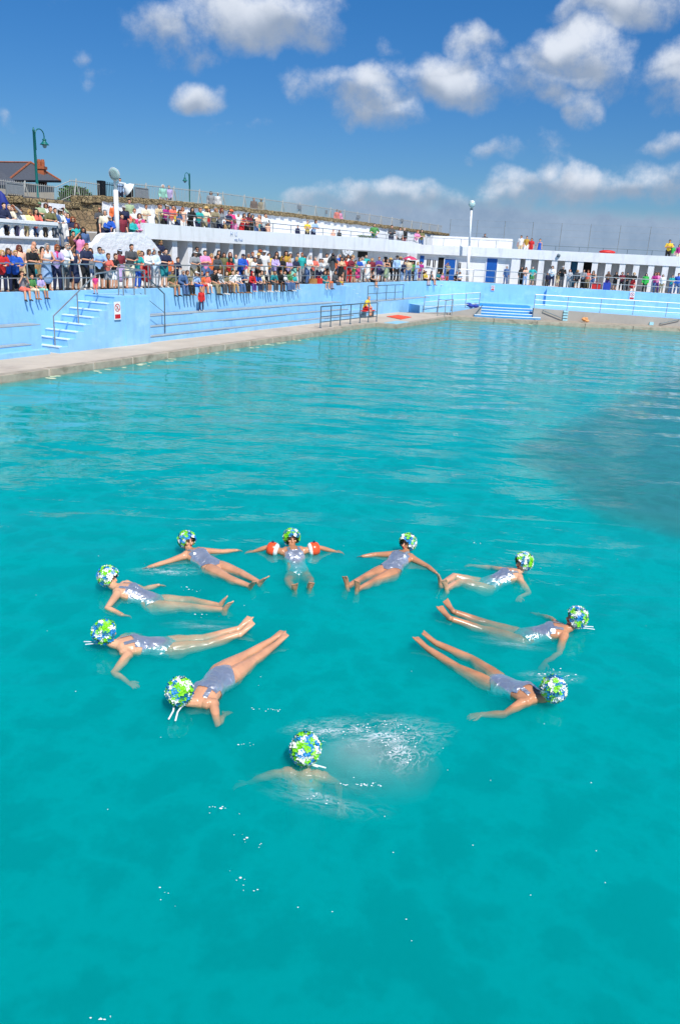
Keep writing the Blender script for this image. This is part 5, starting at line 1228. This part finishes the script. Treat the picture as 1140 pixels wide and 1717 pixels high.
for s in 'LR':
    for j0, j1, ln in (('sh', 'el', .27), ('el', 'wr', .23), ('wr', 'ha', .1)):
        d = S[j1 + s] - S[j0 + s]; S[j1 + s] = S[j0 + s] + d.normalized() * min(d.length, ln * 1.1)
swimmer(S, 'nearest swimmer, seen from behind, upright in a cloud of splashed bubbles')
# bubbles and foam round her
c0 = aw(618, 1288, -.2)
bub = bpy.data.objects.new('bubble_cloud', None); COL.objects.link(bub); tag(bub, 'milky cloud of bubbles beside the nearest swimmer', 'bubbles', kind='stuff')
M['bubbles'] = vol('bubbly_water', (.95, .97, .98), .75)
for i in range(6):
    b = MB(); q = 1.0 - .13 * i
    rx, ry = .78 * q, .5 * q; dc = Vector((random.uniform(-.1, .1), random.uniform(-.06, .06), .02 * i))
    n = 22; ring = [1 + .22 * mnoise.noise(Vector((math.cos(k * 6.2832 / n) * 1.5, math.sin(k * 6.2832 / n) * 1.5, i * .7))) for k in range(n)]
    b.ball((0, 0, 0), (1, 1, .17), n, 10)
    vv = []
    for v in b.v:
        a = (math.atan2(v[1], v[0]) / 6.2832 * n) % n; k0 = int(a) % n; w = ring[k0] * (1 - a % 1) + ring[(k0 + 1) % n] * (a % 1)
        vv.append(tuple(c0 + dc + Vector((v[0] * rx * w, v[1] * ry * w, v[2]))))
    b.v = vv; b.build('bubble_layer', M['bubbles'], bub, True)
M['foam'] = mat('white_foam_and_sparkles', 'e6eef0', .5, 0, .04, 20)
def film_mat(scale, thr, amt):
    m = bpy.data.materials.new('foam_film'); m.use_nodes = True; t = m.node_tree; t.nodes.clear(); N = t.nodes.new; L = t.links.new
    o = N('ShaderNodeOutputMaterial'); mx = N('ShaderNodeMixShader'); tr = N('ShaderNodeBsdfTransparent'); df = N('ShaderNodeBsdfDiffuse'); df.inputs[0].default_value = (.85, .9, .92, 1)
    tc = N('ShaderNodeTexCoord'); n = N('ShaderNodeTexNoise'); n.inputs['Scale'].default_value = scale; n.inputs['Detail'].default_value = 6; n.inputs['Roughness'].default_value = .62; n.inputs['Distortion'].default_value = 1.6
    L(tc.outputs['Object'], n.inputs[0])
    def mt(op, a, b=None, cl=False):
        q = N('ShaderNodeMath'); q.operation = op; q.use_clamp = cl
        for i, x in enumerate((a, b)):
            if x is None: continue
            if isinstance(x, (int, float)): q.inputs[i].default_value = x
            else: L(x, q.inputs[i])
        return q.outputs[0]
    ln = N('ShaderNodeVectorMath'); ln.operation = 'LENGTH'; L(tc.outputs['Object'], ln.inputs[0])
    n2 = N('ShaderNodeTexNoise'); n2.inputs['Scale'].default_value = scale * .45; n2.inputs['Detail'].default_value = 3; L(tc.outputs['Object'], n2.inputs[0])
    mk = N('ShaderNodeMapRange'); mk.interpolation_type = 'SMOOTHSTEP'; L(n2.outputs[0], mk.inputs[0]); mk.inputs[1].default_value = .38; mk.inputs[2].default_value = .66
    rr = mt('ADD', ln.outputs['Value'], mt('MULTIPLY', mt('SUBTRACT', n2.outputs[0], .5), .9))
    fall = mt('MULTIPLY', mt('POWER', mt('SUBTRACT', 1.0, rr, True), 1.3), mk.outputs[0])
    rid = mt('SUBTRACT', 1.0, mt('MULTIPLY', mt('ABSOLUTE', mt('SUBTRACT', n.outputs[0], .5)), thr), True)
    f = mt('MULTIPLY', mt('MULTIPLY', mt('POWER', rid, 2.0), fall), amt, True)
    L(f, mx.inputs[0]); L(tr.outputs[0], mx.inputs[1]); L(df.outputs[0], mx.inputs[2]); L(mx.outputs[0], o.inputs[0]); return m
M['film'] = film_mat(3.4, 12.0, 1.25); M['film2'] = film_mat(2.2, 7.0, .4)
def film(px, py, rx, ry, rot, m, z=.006):
    b = MB(); n = 28; b.add([(0, 0, 0)] + [(math.cos(6.2832 * k / n), math.sin(6.2832 * k / n), 0) for k in range(n)], [(0, 1 + k, 1 + (k + 1) % n) for k in range(n)])
    o = b.build('foam_film', m); o.location = aw(px, py, z); o.scale = (rx, ry, 1); o.rotation_euler = (0, 0, rot)
    tag(o, 'thin lacy film of foam on the water', 'foam', kind='stuff')
film(640, 1228, .85, .36, .1, M['film']); film(676, 1250, .4, .6, -.3, M['film'], .009); film(548, 1222, .5, .22, .2, M['film'], .012)
film(283, 957, .62, .22, .1, M['film']); film(345, 1048, .6, .16, .05, M['film2']); film(540, 1330, .7, .3, -.3, M['film2'])
film(860, 1078, .6, .18, -.2, M['film2']); film(925, 1135, .45, .16, 0, M['film'])
fo = MB(); rf = random.Random(21)
def streak(x0, y0, x1, y1, n, sp, r0=.003, r1=.009):
    for k in range(n):
        t_ = rf.random(); p = aw(x0 + (x1 - x0) * t_ + rf.gauss(0, sp), y0 + (y1 - y0) * t_ + rf.gauss(0, sp * .45), 0)
        r = rf.uniform(r0, r1) * (.6 if rf.random() < .6 else 1); fo.ball(p + Vector((0, 0, r * .2)), (r * rf.uniform(1, 2), r * rf.uniform(.7, 1.2), r * .45), 6, 4)
for a in ((540, 1230, 612, 1226, 22, 5), (600, 1222, 668, 1212, 30, 7), (668, 1212, 705, 1262, 30, 7), (640, 1250, 662, 1240, 18, 7), (620, 1235, 690, 1280, 22, 15), (520, 1220, 540, 1245, 14, 5),
          (560, 1315, 640, 1316, 22, 3), (520, 1335, 560, 1345, 10, 8), (395, 1250, 430, 1245, 6, 3), (240, 950, 320, 962, 22, 5), (300, 985, 330, 992, 10, 6), (262, 1025, 345, 1030, 8, 3),
          (420, 1190, 470, 1190, 12, 3), (935, 1130, 970, 1140, 12, 6), (900, 1130, 940, 1122, 12, 4), (790, 910, 815, 912, 6, 2), (400, 1400, 450, 1420, 8, 7), (350, 1350, 410, 1366, 8, 4), (270, 1490, 300, 1520, 5, 6), (140, 1708, 190, 1706, 8, 4), (385, 1460, 430, 1505, 8, 6)):
    streak(*a)
for k in range(45):  # loose white specks standing in for sparkles on the surface
    p = aw(rf.uniform(40, 1100), 900 + 700 * rf.random() ** 1.3, 0); r = rf.uniform(.0025, .005); fo.ball(p, (r * 1.5, r, r * .5), 5, 4)
fo_o = fo.build('foam', M['foam'], None, True); tag(fo_o, 'white foam, droplets and sparkle specks scattered on the water', 'foam', kind='stuff')
# ================================================================== the crowd
DATA = """
A0 1 424 rail w j:red p:navy b-blond
A0 9 416 rail w j:blue p:navy l-brown
A0 23 421 rail w j:blue p:black s-blond
A1 32 411 side w l:peach p:beige l-auburn sg
A0 49 411 rail m t:black p:black bald
A2 57 405 side m t:beige p:khaki bald
A1 60 415 side m l:tan p:khaki s-dark sg
A0 56 444 side c t:teal s:teal s-dark
A0 76 408 rail w k:white k:lightdenim b-grey
A0 92 410 rail w t:lilac p:navy b-ginger sg,scarf
A0 106 406 rail m l:white p:darkgrey s-grey sg,beard
A0 123 413 shade w d:navy - s-dark
A0 141 408 rail m t:navy p:black s-ginger
A0 164 414 rail m t:lightblue s:black s-dark sg
A0 179 423 rail c t:coral s:grey s-brown
A0 190 424 rail c t:black s:white s-brown
A1 201 418 side w t:maroon k:lilac cap-paleblue sg
A0 217 409 rail m t:darkgrey s:cream s-dark
A0 229 420 rail w t:turquoise p:blue b-blond sg
A0 245 418 rail w l:white k:red b-brown
A0 258 418 shade w l:paleblue p:palegrey b-grey
A0 275 417 rail m t:navy s:teal s-dark
A0 295.6 433 rail c t:navy s:navy s-brown
A0 325 421 rail m t:grey p:khaki cap-white sg
A1 330.5 411 side m t:black p:khaki s-dark sg
A0 344 420 cross m t:pink s:denim s-dark
A1 355 425.5 side w t:orange p:denim b-blond
A0 363 426 rail w l:darkgrey p:black s-dark
A2 367 420 side w l:black p:black l-black
A1 376 424 side w l:olive p:brown l-brown
A0 383.6 432 rail c t:red s:mustard l-dark
A1 386 423 side w t:teal p:teal l-auburn
A1 396 427 side m t:palegrey p:khaki bald
A0 404 426 rail m j:blue p:blue cap-navy
A1 417 425 side w l:cream p:cream s-grey
A0 430 425 rail m t:darkgrey p:black hat-straw
A2 436.6 419 side m t:white p:khaki cap-orange
A1 443.6 420 side m t:white p:white cap-white sg
A0 460 427 rail w j:lilac p:beige l-brown
A2 464.5 422 side w l:black p:navy l-dark
A0 471.5 430 rail m t:black s:black s-dark
A1 479.7 421 side m t:mustard p:black l-dark
A2 487 425 side w l:palegrey p:denim l-brown
A0 493.7 431 rail w t:navy k:mint b-blond
A1 506.5 424 side m t:turquoise p:grey s-ginger
A0 516.5 428 rail w t:white p:denim b-grey
A0 526 430.5 rail w t:coral p:darkgrey s-grey
A1 541 432 side c t:white s:navy s-brown
A1 548 425.5 side m t:white p:black s-dark
A0 558 425 cam m j:darkgrey p:white s-dark
A0 573 431 cross w k:beige k:black l-black
A1 580 431.5 side w t:red p:darkgrey b-brown
A0 586 430 rail m l:maroon p:red s-brown
A1 592 428 side w l:grey p:grey b-blond
A0 600.5 432 rail w t:blue k:hotpink b-brown
A1 608 431 side w l:paleblue p:grey b-grey
A2 614 427 side m t:turquoise p:white s-dark
A0 617.5 439 side w d:white - l-black
A0 636 431 cross m t:purple s:navy s-ginger
A0 649.6 434 cross w k:black k:palegreen s-dark
A1 655 433 side w t:black p:black hat-straw
A0 666 429 side m l:lightblue p:black hat-black
A1 671.5 431 side w l:white p:denim hat-tan
A0 675 442 rail m j:navy p:lightdenim s-dark
A0 685 434 side m l:beige p:denim hat-white
A1 692 440 side w t:green p:black b-brown
A1 706 438.5 side w t:magenta p:grey b-dark
A0 703 457 side c t:purple s:purple s-dark
A0 711 456 side c t:black s:black s-brown
W 42 457 sitcam c t:grey s:coral s-brown
W 59 461 sit c t:green s:cream s-dark
W 74 466 sit c t:lilac s:mint s-brown
W 294.5 452 sit m t:olive s:khaki bald sg
W 309 453 sitlean w j:denim p:denim s-grey sg
W 336 457 sit c t:lightblue s:blue cap-white
W 343 456 sit c t:orange s:red s-brown
W 351 458 sit c t:coral s:white s-ginger
W 363 451 sitlean m t:black p:khaki s-dark
W 375 452 sit m l:palegrey p:darkgrey s-ginger
W 385 456 sit c t:khaki p:brown l-brown
W 394.6 455 sit c t:white p:tan s-brown
W 414.5 453.5 sitcross w t:denim p:black l-dark
W 425.5 457 sitlean c j:red p:purple hood-red
W 435.4 458 sitlean c t:blue p:navy l-dark
W 443 453 sit c t:cream p:darkgrey b-brown
W 450.6 456 sit w l:black s:black b-dark
W 462 457 sitlean m t:teal p:darkgrey s-brown
W 473 454 sitlean m j:black p:brown s-ginger ball
W 483 459 sit m l:grey p:denim s-dark
W 490.5 461 sit w t:green p:denim b-brown
W 548.4 455 sit c t:teal s:teal l-dark
W 554.8 455 sit c t:red s:orange l-brown
W 567 450 sit c l:darkgrey p:darkgrey s-dark
W 573.5 465 sitlean c t:peach s:yellow l-black
W 630 457 sit w k:black s:black b-dark
W 718 457 sit w t:yellow s:black b-brown
W 728 457 sit w d:black - b-dark
W 739 455 sit w t:teal k:black l-dark
W 744.5 459 sit c t:pink s:pink l-blond
U 3 340 rail m j:navy p:black s-dark
U 21 345 shade w l:grey p:navy b-ginger
U 32 350 rail w l:white p:lilac b-brown
U 45.6 352 rail w j:paleyellow p:beige b-blond sg
U 67 339 cross m t:palegreen p:black cap-green
U 81 346 rail m t:olive p:black s-auburn
U 97 350 rail w l:white p:grey cap-white sg
S 118.6 350 shade w l:palegreen p:darkgrey s-dark sg
S 138 347 shade w l:white p:beige b-brown
S 137 365 cross w t:navy p:black b-ginger sg
S 123 383 side c t:brown s:black s-dark
S 103 364 side w j:white p:denim l-dark sg,scarf
S 133 392 shade w t:pink p:denim l-black
S 150 382 side w l:denim p:black l-dark
S 155 358 side m j:red p:cream s-grey
U 167 348 cross m l:darkgrey p:black bald sg
U 181 362 rail m j:blue p:navy cap-white sg
U 192 340 side w l:orange p:black s-black
U 204.5 359 side m t:maroon p:darkgrey s-dark
U 217 334 side m t:palegreen p:khaki s-dark
U 214 355 cross w t:coral p:grey b-brown sg
U 221 367 rail w j:turquoise p:navy s-ginger sg
U 234 358 side w t:hotpink p:red b-brown
U 231 374 rail w l:pink p:navy s-white
U 244.5 377 shade w t:coral p:coral s-dark
U 243 343 rail w t:cream p:palegrey s-brown
V 253 397 side w t:palegrey p:navy b-brown
V 266 403 rail w j:navy p:black b-blond sg
T 264 342 rail m l:beige p:khaki s-dark
T 276 344 rail w t:magenta p:black cap-white
T 287 344 rail w t:coral p:white s-dark
T 298.5 353 rail c t:denim p:navy l-dark
T1 306.7 348 side w t:peach p:white b-ginger
T 319.5 348 rail w l:black p:black l-black
T 332 349 rail m t:turquoise p:navy s-ginger
T 343 347 rail m l:cream p:khaki hat-straw
T 358 347.5 rail m t:khaki p:darkgrey s-grey
T 368 349 rail w l:grey p:navy l-auburn
T 376 372 side c t:tan s:white s-ginger
T 388 352 cross w t:hotpink p:magenta hat-orange
T 394 370 side c t:pink s:pink l-brown
T 406 359 rail w d:red - l-brown
T 414.5 357 rail w t:maroon p:black l-black
T1 424 360 side w l:black p:black b-dark
T 430.5 359 rail w t:peach p:denim s-grey
T 441 358 rail m l:white p:navy s-brown
T 449 374 side c t:peach s:tan s-ginger
T1 499.5 378 side c l:navy p:navy s-grey
T 516 370 cross w t:yellow p:black s-auburn
T 526 369 rail w t:lightblue p:navy b-brown
T1 559 385 side c t:peach s:peach s-grey
T1 569 386 side c j:black p:black cap-black
T 628 375 hip m t:green p:denim s-black
T 657 377 cross m l:darkgrey p:navy s-dark
T 671 381.6 side w t:palegrey p:black b-brown
T1 678 382 side m l:black p:maroon s-grey
T 698 386.5 rail w t:pink p:white b-ginger
T 707 385 cross w t:olive p:denim l-black
R 202 316 side w l:lightblue p:navy s-dark
R 273.5 317 side w l:mint p:grey b-white
R 283.6 313 side m l:lilac p:navy s-grey
R 354 333 side w l:grey p:black b-brown
R 365.5 333 side w l:white p:beige s-white
R 426 341 side m j:brown p:brown s-dark
R 438 341 side m j:khaki p:black hat-khaki
R 565 351 side m l:coral p:grey s-brown
R 570 354 side w l:pink p:white b-auburn
D 751 443 shade m t:khaki s:black s-dark
Q 765 456 sit m t:black s:black s-ginger
Q 771 458 sit w t:white p:black b-dark
D 849.5 449 side w l:denim p:denim s-grey
D 882 448 cross w t:peach p:lightdenim l-brown
D 893 447 hip m t:turquoise s:green s-grey
D1 874 454 side m l:black p:black s-dark
D 927 446 rail w l:white p:navy b-brown
D 936 457 side c t:tan s:beige l-brown
D1 918 458 side c l:navy p:black s-dark
D 944 446 cross m l:black p:darkgrey cap-white
D 954 459 rail w l:palegrey p:grey b-ginger
D 968 455 side w l:darkgrey s:black b-blond
D 979 452 rail m t:grey p:black s-brown
D1 986 453 side w t:coral p:khaki b-ginger
D 995 454 hip w k:black p:denim l-black
D 1020 455 rail w l:brown p:purple l-brown
D 1033 457 rail w l:black s:black l-dark
D 1044 456 rail w t:maroon p:black b-brown
D 1052 458 hip m l:black p:black s-dark
D 1063 457 rail w l:black k:red b-blond
D 1083 461 side w j:bright_green p:black l-black
D 1098 457 rail w l:magenta p:denim b-auburn
D1 1103 457 side w l:pink p:purple b-ginger
D 1111 463 side w l:white p:khaki b-grey
D 1127 461 rail m t:turquoise p:denim s-dark
D 1138 458 side m l:blue p:denim s-dark
E 813 392 side m j:darkgrey p:black s-dark
E 874 395 side m t:white p:beige s-dark
E 883.5 396 side m t:mustard s:white s-dark
E 891 403 side w t:red p:red b-brown
E 905.5 400.5 side c d:blue - s-dark
E 1123 402 cross m t:yellow p:black s-dark
E 1130 403 side c t:bright_green s:grey s-dark
E 1139 410 side w l:magenta p:cream b-brown
A1 18 419 side m t:grey p:navy s-grey
A1 71 414 side w l:maroon p:black b-dark
A1 115 412 side w t:cream p:denim b-grey sg
A1 152 416 side w l:grey p:denim l-brown
A1 173 418 side m t:navy p:khaki s-grey
A1 238 421 side w t:coral p:navy b-brown
A1 268 421 side m l:denim p:grey cap-black
A1 284 424 side c t:orange s:denim s-blond
A1 410 428 side w t:hotpink p:white l-dark
A1 424 423 side m l:navy p:grey s-ginger
A1 451 425 side w t:yellow p:denim b-brown
A0 424 431 rail c t:white s:navy s-brown
A0 483 433 rail w t:lilac p:black l-blond
A2 500 424 side m l:denim p:khaki s-dark
A1 511 429 side w l:black p:denim l-brown
A0 535 434 rail w l:palegrey p:navy b-dark
A1 562 429 side w t:orange p:black l-auburn
A2 570 426 side m t:blue p:denim s-grey
A2 584 427 side w l:white p:beige l-dark
A0 594 434 rail c t:green s:khaki s-dark
A1 624 433 side w l:maroon p:black b-blond
A1 643 434 side m t:grey p:navy s-grey
A1 661 434 side w t:coral p:white l-dark
A1 680 435 side m l:navy p:khaki cap-red
A0 698 442 rail w t:lightblue p:lightdenim l-blond
T1 270 345 side m t:olive p:black s-ginger
T1 281 345 side w l:grey p:denim l-dark
T1 293 348 side w t:yellow p:navy b-brown
T1 350 349 side w t:red p:denim l-dark
T1 337 348 side m l:denim p:grey s-grey
T1 363 350 side w t:white p:black b-blond
T 382 354 rail m t:navy p:khaki s-dark
T1 400 358 side m t:white p:denim s-grey
T1 436 361 side w t:turquoise p:beige l-brown
T1 447 362 side m l:darkgrey p:black s-dark
U 13 343 rail m t:cream p:denim s-grey
U 57 350 rail w t:coral p:denim l-dark
U 90 349 rail m l:denim p:grey s-brown
U 176 352 side w t:cream p:navy b-grey
U 198 352 side w t:denim p:white l-brown
U 208 345 side m t:navy p:grey cap-white
U 226 350 side m t:white p:denim s-ginger
S 110 356 side m t:blue p:grey s-grey
S 128 358 side w l:maroon p:denim b-dark
S 145 362 side c t:yellow s:denim s-blond
S 128 374 side w t:turquoise p:black l-auburn
W 320 458 sit w t:khaki p:black b-brown
W 405 456 sit m t:white p:denim s-dark
W 498 462 sit c t:turquoise s:navy s-blond
"""
HADJ = dict(bald='bald', cap='{}-capped', hat='{}-hatted', hood='{}-hooded')
def place(row, x):
    if row[0] in 'AW':
        w = 'under the balustrade' if x < 112 else 'above the staircase' if x < 290 else 'before the left columns' if x < 592 else 'before the blue doors'
        return ('sitting on the wall ' if row == 'W' else '') + w
    return dict(U='behind the balustrade' if x < 100 else 'behind the scalloped wall', S='on the crowded steps', V='behind the sloping parapet', T='on the roof terrace', R='behind the promenade fence',
                D='before the far columns', Q='on the rounded wall edge', E='on the far roof')[row[0]]
seen = {}
rows = []
for ln in DATA.strip().splitlines():
    q = ln.split(); rows.append(q + [''] * (9 - len(q)))
GRP = dict(A='spectators along the lower walkway', W='spectators sitting on the blue wall', U='spectators on the upper terrace', S='spectators on the crowded steps', V='spectators on the upper terrace', T='spectators on the roof terrace',
           R='people behind the promenade fence', D='spectators on the far walkway', Q='spectators sitting on the blue wall', E='people on the far roof')
SAY = dict(darkgrey='charcoal', palegrey='light-grey', lightblue='light-blue', paleblue='pale-blue', palegreen='pale-green', paleyellow='pale-yellow', lightdenim='faded-denim', hotpink='hot-pink', bright_green='bright-green', peach='peach', khaki='khaki')
def garb(top, bot):
    tk, tc_ = top.split(':'); tc_ = SAY.get(tc_, tc_)
    if tk == 'd': return f'{tc_} dress'
    bk, bc_ = bot.split(':'); bc_ = SAY.get(bc_, bc_)
    return f'{tc_} {TOPW[tk][1]} and {bc_} {BOTW[bk][1]}'
for i, (row, x, y, kind, sex, top, bot, hair, extra) in enumerate(rows):
    x, y = float(x), float(y); rn = random.Random(100 + i); r0 = row[0]
    if r0 in 'DQE':
        fr = RF; d = {'D': -.5, 'D1': -1.2, 'Q': .04, 'E': -6.0}[row]; fl = {'D': ZW, 'Q': ZW + .035, 'E': ZT}[r0]
        if row == 'E': fl = 5.0
        if row == 'E' and x == 813: d, fl = -9.3, ZT
    else:
        fr = LF; d = {'A0': -.47, 'A1': -1.05, 'A2': -1.65, 'W': .045, 'T': -3.62, 'T1': -4.3, 'R': -8.4, 'V': -3.3, 'U': -3.55, 'S': -3.2}[row]
        fl = {'A': ZW, 'W': ZW + .035, 'T': ZT, 'R': 6.35, 'V': 2.53, 'U': 4.1, 'S': 0}[r0]
    s, zt = fr.hit(x, y, d)
    if r0 == 'U':
        best = None
        for dd, f in ((-3.55, 4.1), (-4.75, 4.5), (-5.9, 4.85)):
            if row == 'U' and f != 4.1 and False: continue
            s1, z1 = fr.hit(x, y, dd); e = abs(z1 - f - 1.62)
            if best is None or e < best[0]: best = (e, s1, z1, dd, f)
        _, s, zt, d, fl = best
    if r0 == 'S':
        best = None
        for k in range(9):
            dd = -2.7 - .3 * k - .15 if k < 8 else -6.0; f = ZW + .21 * (k + 1)
            s1, z1 = fr.hit(x, y, dd); e = abs(z1 - f - 1.6)
            if best is None or e < best[0]: best = (e, s1, z1, dd, f)
        _, s, zt, d, fl = best; s = min(max(s, 5.65), 8.3)
    if r0 == 'V': fl = zt - 1.62
    if kind.startswith('sit'):
        h = (zt - fl) / .88 * 1.7; h = min(max(h, 1.15 if sex == 'c' else 1.5), 1.45 if sex == 'c' else 1.85)
    else:
        h = zt - fl; h = min(max(h, .85 if sex == 'c' else 1.5), 1.45 if sex == 'c' else 1.9)
    loc = fr(s, d, fl); tgt = Vector((0, 9, 0)) - loc; tgt.z = 0; tgt.normalize(); n3 = Vector((fr.n.x, fr.n.y, 0))
    mixk = {'rail': .35, 'sit': .3}.get(kind[:4], .3 if kind.startswith('sit') else .75)
    f = (n3 * (1 - mixk) + tgt * mixk).normalized(); rz = math.atan2(f.x, -f.y) + rn.uniform(-.2, .2)
    hs_, hc = (hair.split('-') + [''])[:2]
    ha = HADJ[hs_].format(SAY.get(hc, hc)) if hs_ in HADJ else {'l': 'long-', 'b': '', 's': '', 'u': ''}[hs_] + ({'l': hc + '-haired', 'b': hc + '-haired', 's': hc + '-haired', 'u': hc + '-haired'}[hs_])
    ph = PHR[kind]
    if kind == 'side' : ph = 'standing'
    who = 'child' if sex == 'c' and r0 not in 'T' else 'person'
    lab = f"{ha} {who} in {garb(top, bot)} {ph} {place(row, x)}"
    lab = lab.replace('sitting sitting', 'sitting')
    if 'sg' in extra and len(lab.split()) <= 14: lab = lab.replace(' in ', ' with sunglasses in ', 1)
    if len(lab.split()) > 16: lab = lab.replace('shading the eyes with one hand', 'shading the eyes').replace('holding something to the face', 'hands raised').replace('sitting with both hands at the face', 'sitting, hands on face')
    for q1, q2 in (('hand on hip on', 'on'), ('hand on hip', ''), ('before the', 'by the'), ('sleeveless top', 'vest'), ('sitting on the wall before', 'on the wall by'), ('hands at face sitting', 'sitting'), ('arms folded sitting', 'sitting'), ('hunched sitting', 'sitting')):
        if len(lab.split()) > 16: lab = ' '.join(lab.replace(q1, q2).split())
    if len(lab.split()) > 16: print('LONG', len(lab.split()), lab)
    if lab in seen: print('DUP', lab)
    seen[lab] = 1
    person(loc, h, rz, kind, top, bot, hair, extra.replace('ball', ''), lab, GRP[r0], sex, i)
    if 'ball' in extra:
        b = MB(); b.ball(loc + f * .28 + Vector((0, 0, .36)), .11, 12, 8)
        thing1(b, 'football', cloth('white'), 'white football held by the person in black jacket on the wall', 'ball', smooth=True)
# toddler on the bench, toddler on the stair top, the lifeguard, the two pushed-back extras
s, z = LF.hit(338, 491, .4)
person(LF(s, .4, 1.475), 1.02, .4, 'side', 'j:red', 'p:navy', 's-blond', '', 'toddler in red jacket and navy trousers walking along the bench ledge', GRP['W'], 'c', 501)
person(LF(LF.hit(161, 483, .55)[0], .55, ztop + .02), .72, .2, 'side', 't:hotpink', 's:coral', 's-brown', '', 'tiny child in hot pink on top of the blue staircase', GRP['W'], 'c', 502)
f = Vector((.86, -.5, 0)).normalized()
lg = person(BP + byd * .08 + Vector((0, 0, .475)), 1.74, math.atan2(f.x, -f.y), 'sitlean', 't:yellow', 's:red', 's-grey', '', 'lifeguard in yellow t-shirt and red shorts sitting on the red bench', None, 'm', 503)
# umbrella, parasol, bags
def umbrella(c, r, m, label, hgt):
    root = empty('umbrella', c - Vector((0, 0, hgt)), label, 'umbrella')
    b = MB(); n = 8; rings = [(r, 0), (r * .8, .14 * r), (r * .5, .3 * r), (.02, .42 * r)]; vs = []; fs = []
    for j, (rr, z) in enumerate(rings):
        for k in range(n * 2):
            a = math.pi * k / n; q = rr * (1 if k % 2 == 0 else .93); vs.append(c + Vector((q * math.cos(a), q * math.sin(a), z - (.04 * r if k % 2 and j == 0 else 0))))
    for j in range(3):
        for k in range(n * 2): a, a2 = j * n * 2 + k, j * n * 2 + (k + 1) % (n * 2); fs.append((a, a2, a2 + n * 2, a + n * 2))
    b.add(vs, fs); b.build('canopy', m, root)
    b = MB(); b.tube([c - Vector((0, 0, hgt)), c + Vector((0, 0, .5 * r))], .012, 6); b.build('shaft', M['darksteel'], root)
s, z = LF.hit(688, 435, -.7); umbrella(LF(s, -.75, z), .62, M['pinkumb'], 'open pink umbrella above the white-hatted person by the doors', .9)
s, z0 = LF.hit(9, 362, -4.2); z1 = LF.hit(6, 322, -4.2)[1]
pr = empty('parasol', LF(s, -4.2, 4.5), 'folded navy parasol standing at the left edge behind the balustrade', 'parasol')
b = MB(); b.tube([LF(s, -4.2, z0), LF(s, -4.2, z0 + .4), LF(s - .1, -4.2, z1 - .1), LF(s - .12, -4.2, z1)], [.2, .24, .12, .04], 10); b.build('folded_canopy', M['navycloth'], pr, True)
b = MB(); b.tube([LF(s, -4.2, 4.45), LF(s, -4.2, z0 + .1)], .025, 6); b.build('pole', M['steel'], pr)
def box_on(fr, x, d, w, h, m, name, label, cat, z=None):
    s, _ = fr.hit(x, 470, d); b = MB(); z = ZW + .003 if z is None else z
    b.slab(fr, s - w / 2, s + w / 2, d - .16, d + .16, z, z + h)
    b.tube([fr(s - w * .3, d, z + h), fr(s - w * .25, d, z + h + .12), fr(s + w * .25, d, z + h + .12), fr(s + w * .3, d, z + h)], .015, 5)
    thing1(b, name, m, label, cat, bevel=.03)
box_on(LF, 525, -.22, .5, .34, M['wicker'], 'basket', 'wicker basket standing on the walkway edge', 'basket')
box_on(LF, 534, -.24, .5, .36, M['redbag'], 'bag', 'red bag standing beside the wicker basket', 'bag')
box_on(LF, 531.5, -.7, .34, .8, M['bluebag'], 'bag', 'tall blue bag behind the red bag', 'bag')
box_on(LF, 747, -.3, .5, .34, M['redbag'], 'bag', 'red bag near the open blue door', 'bag')
box_on(RF, 1000, -.3, .7, .5, M['redbag'], 'bag', 'red bag on the far walkway by the columns', 'bag')
box_on(RF, 1018, -.22, .6, .62, M['bluebag'], 'bucket', 'bright blue tub at the far railing', 'tub')
# spare: cameras held by two people are left out, they cannot be made out
"""end"""
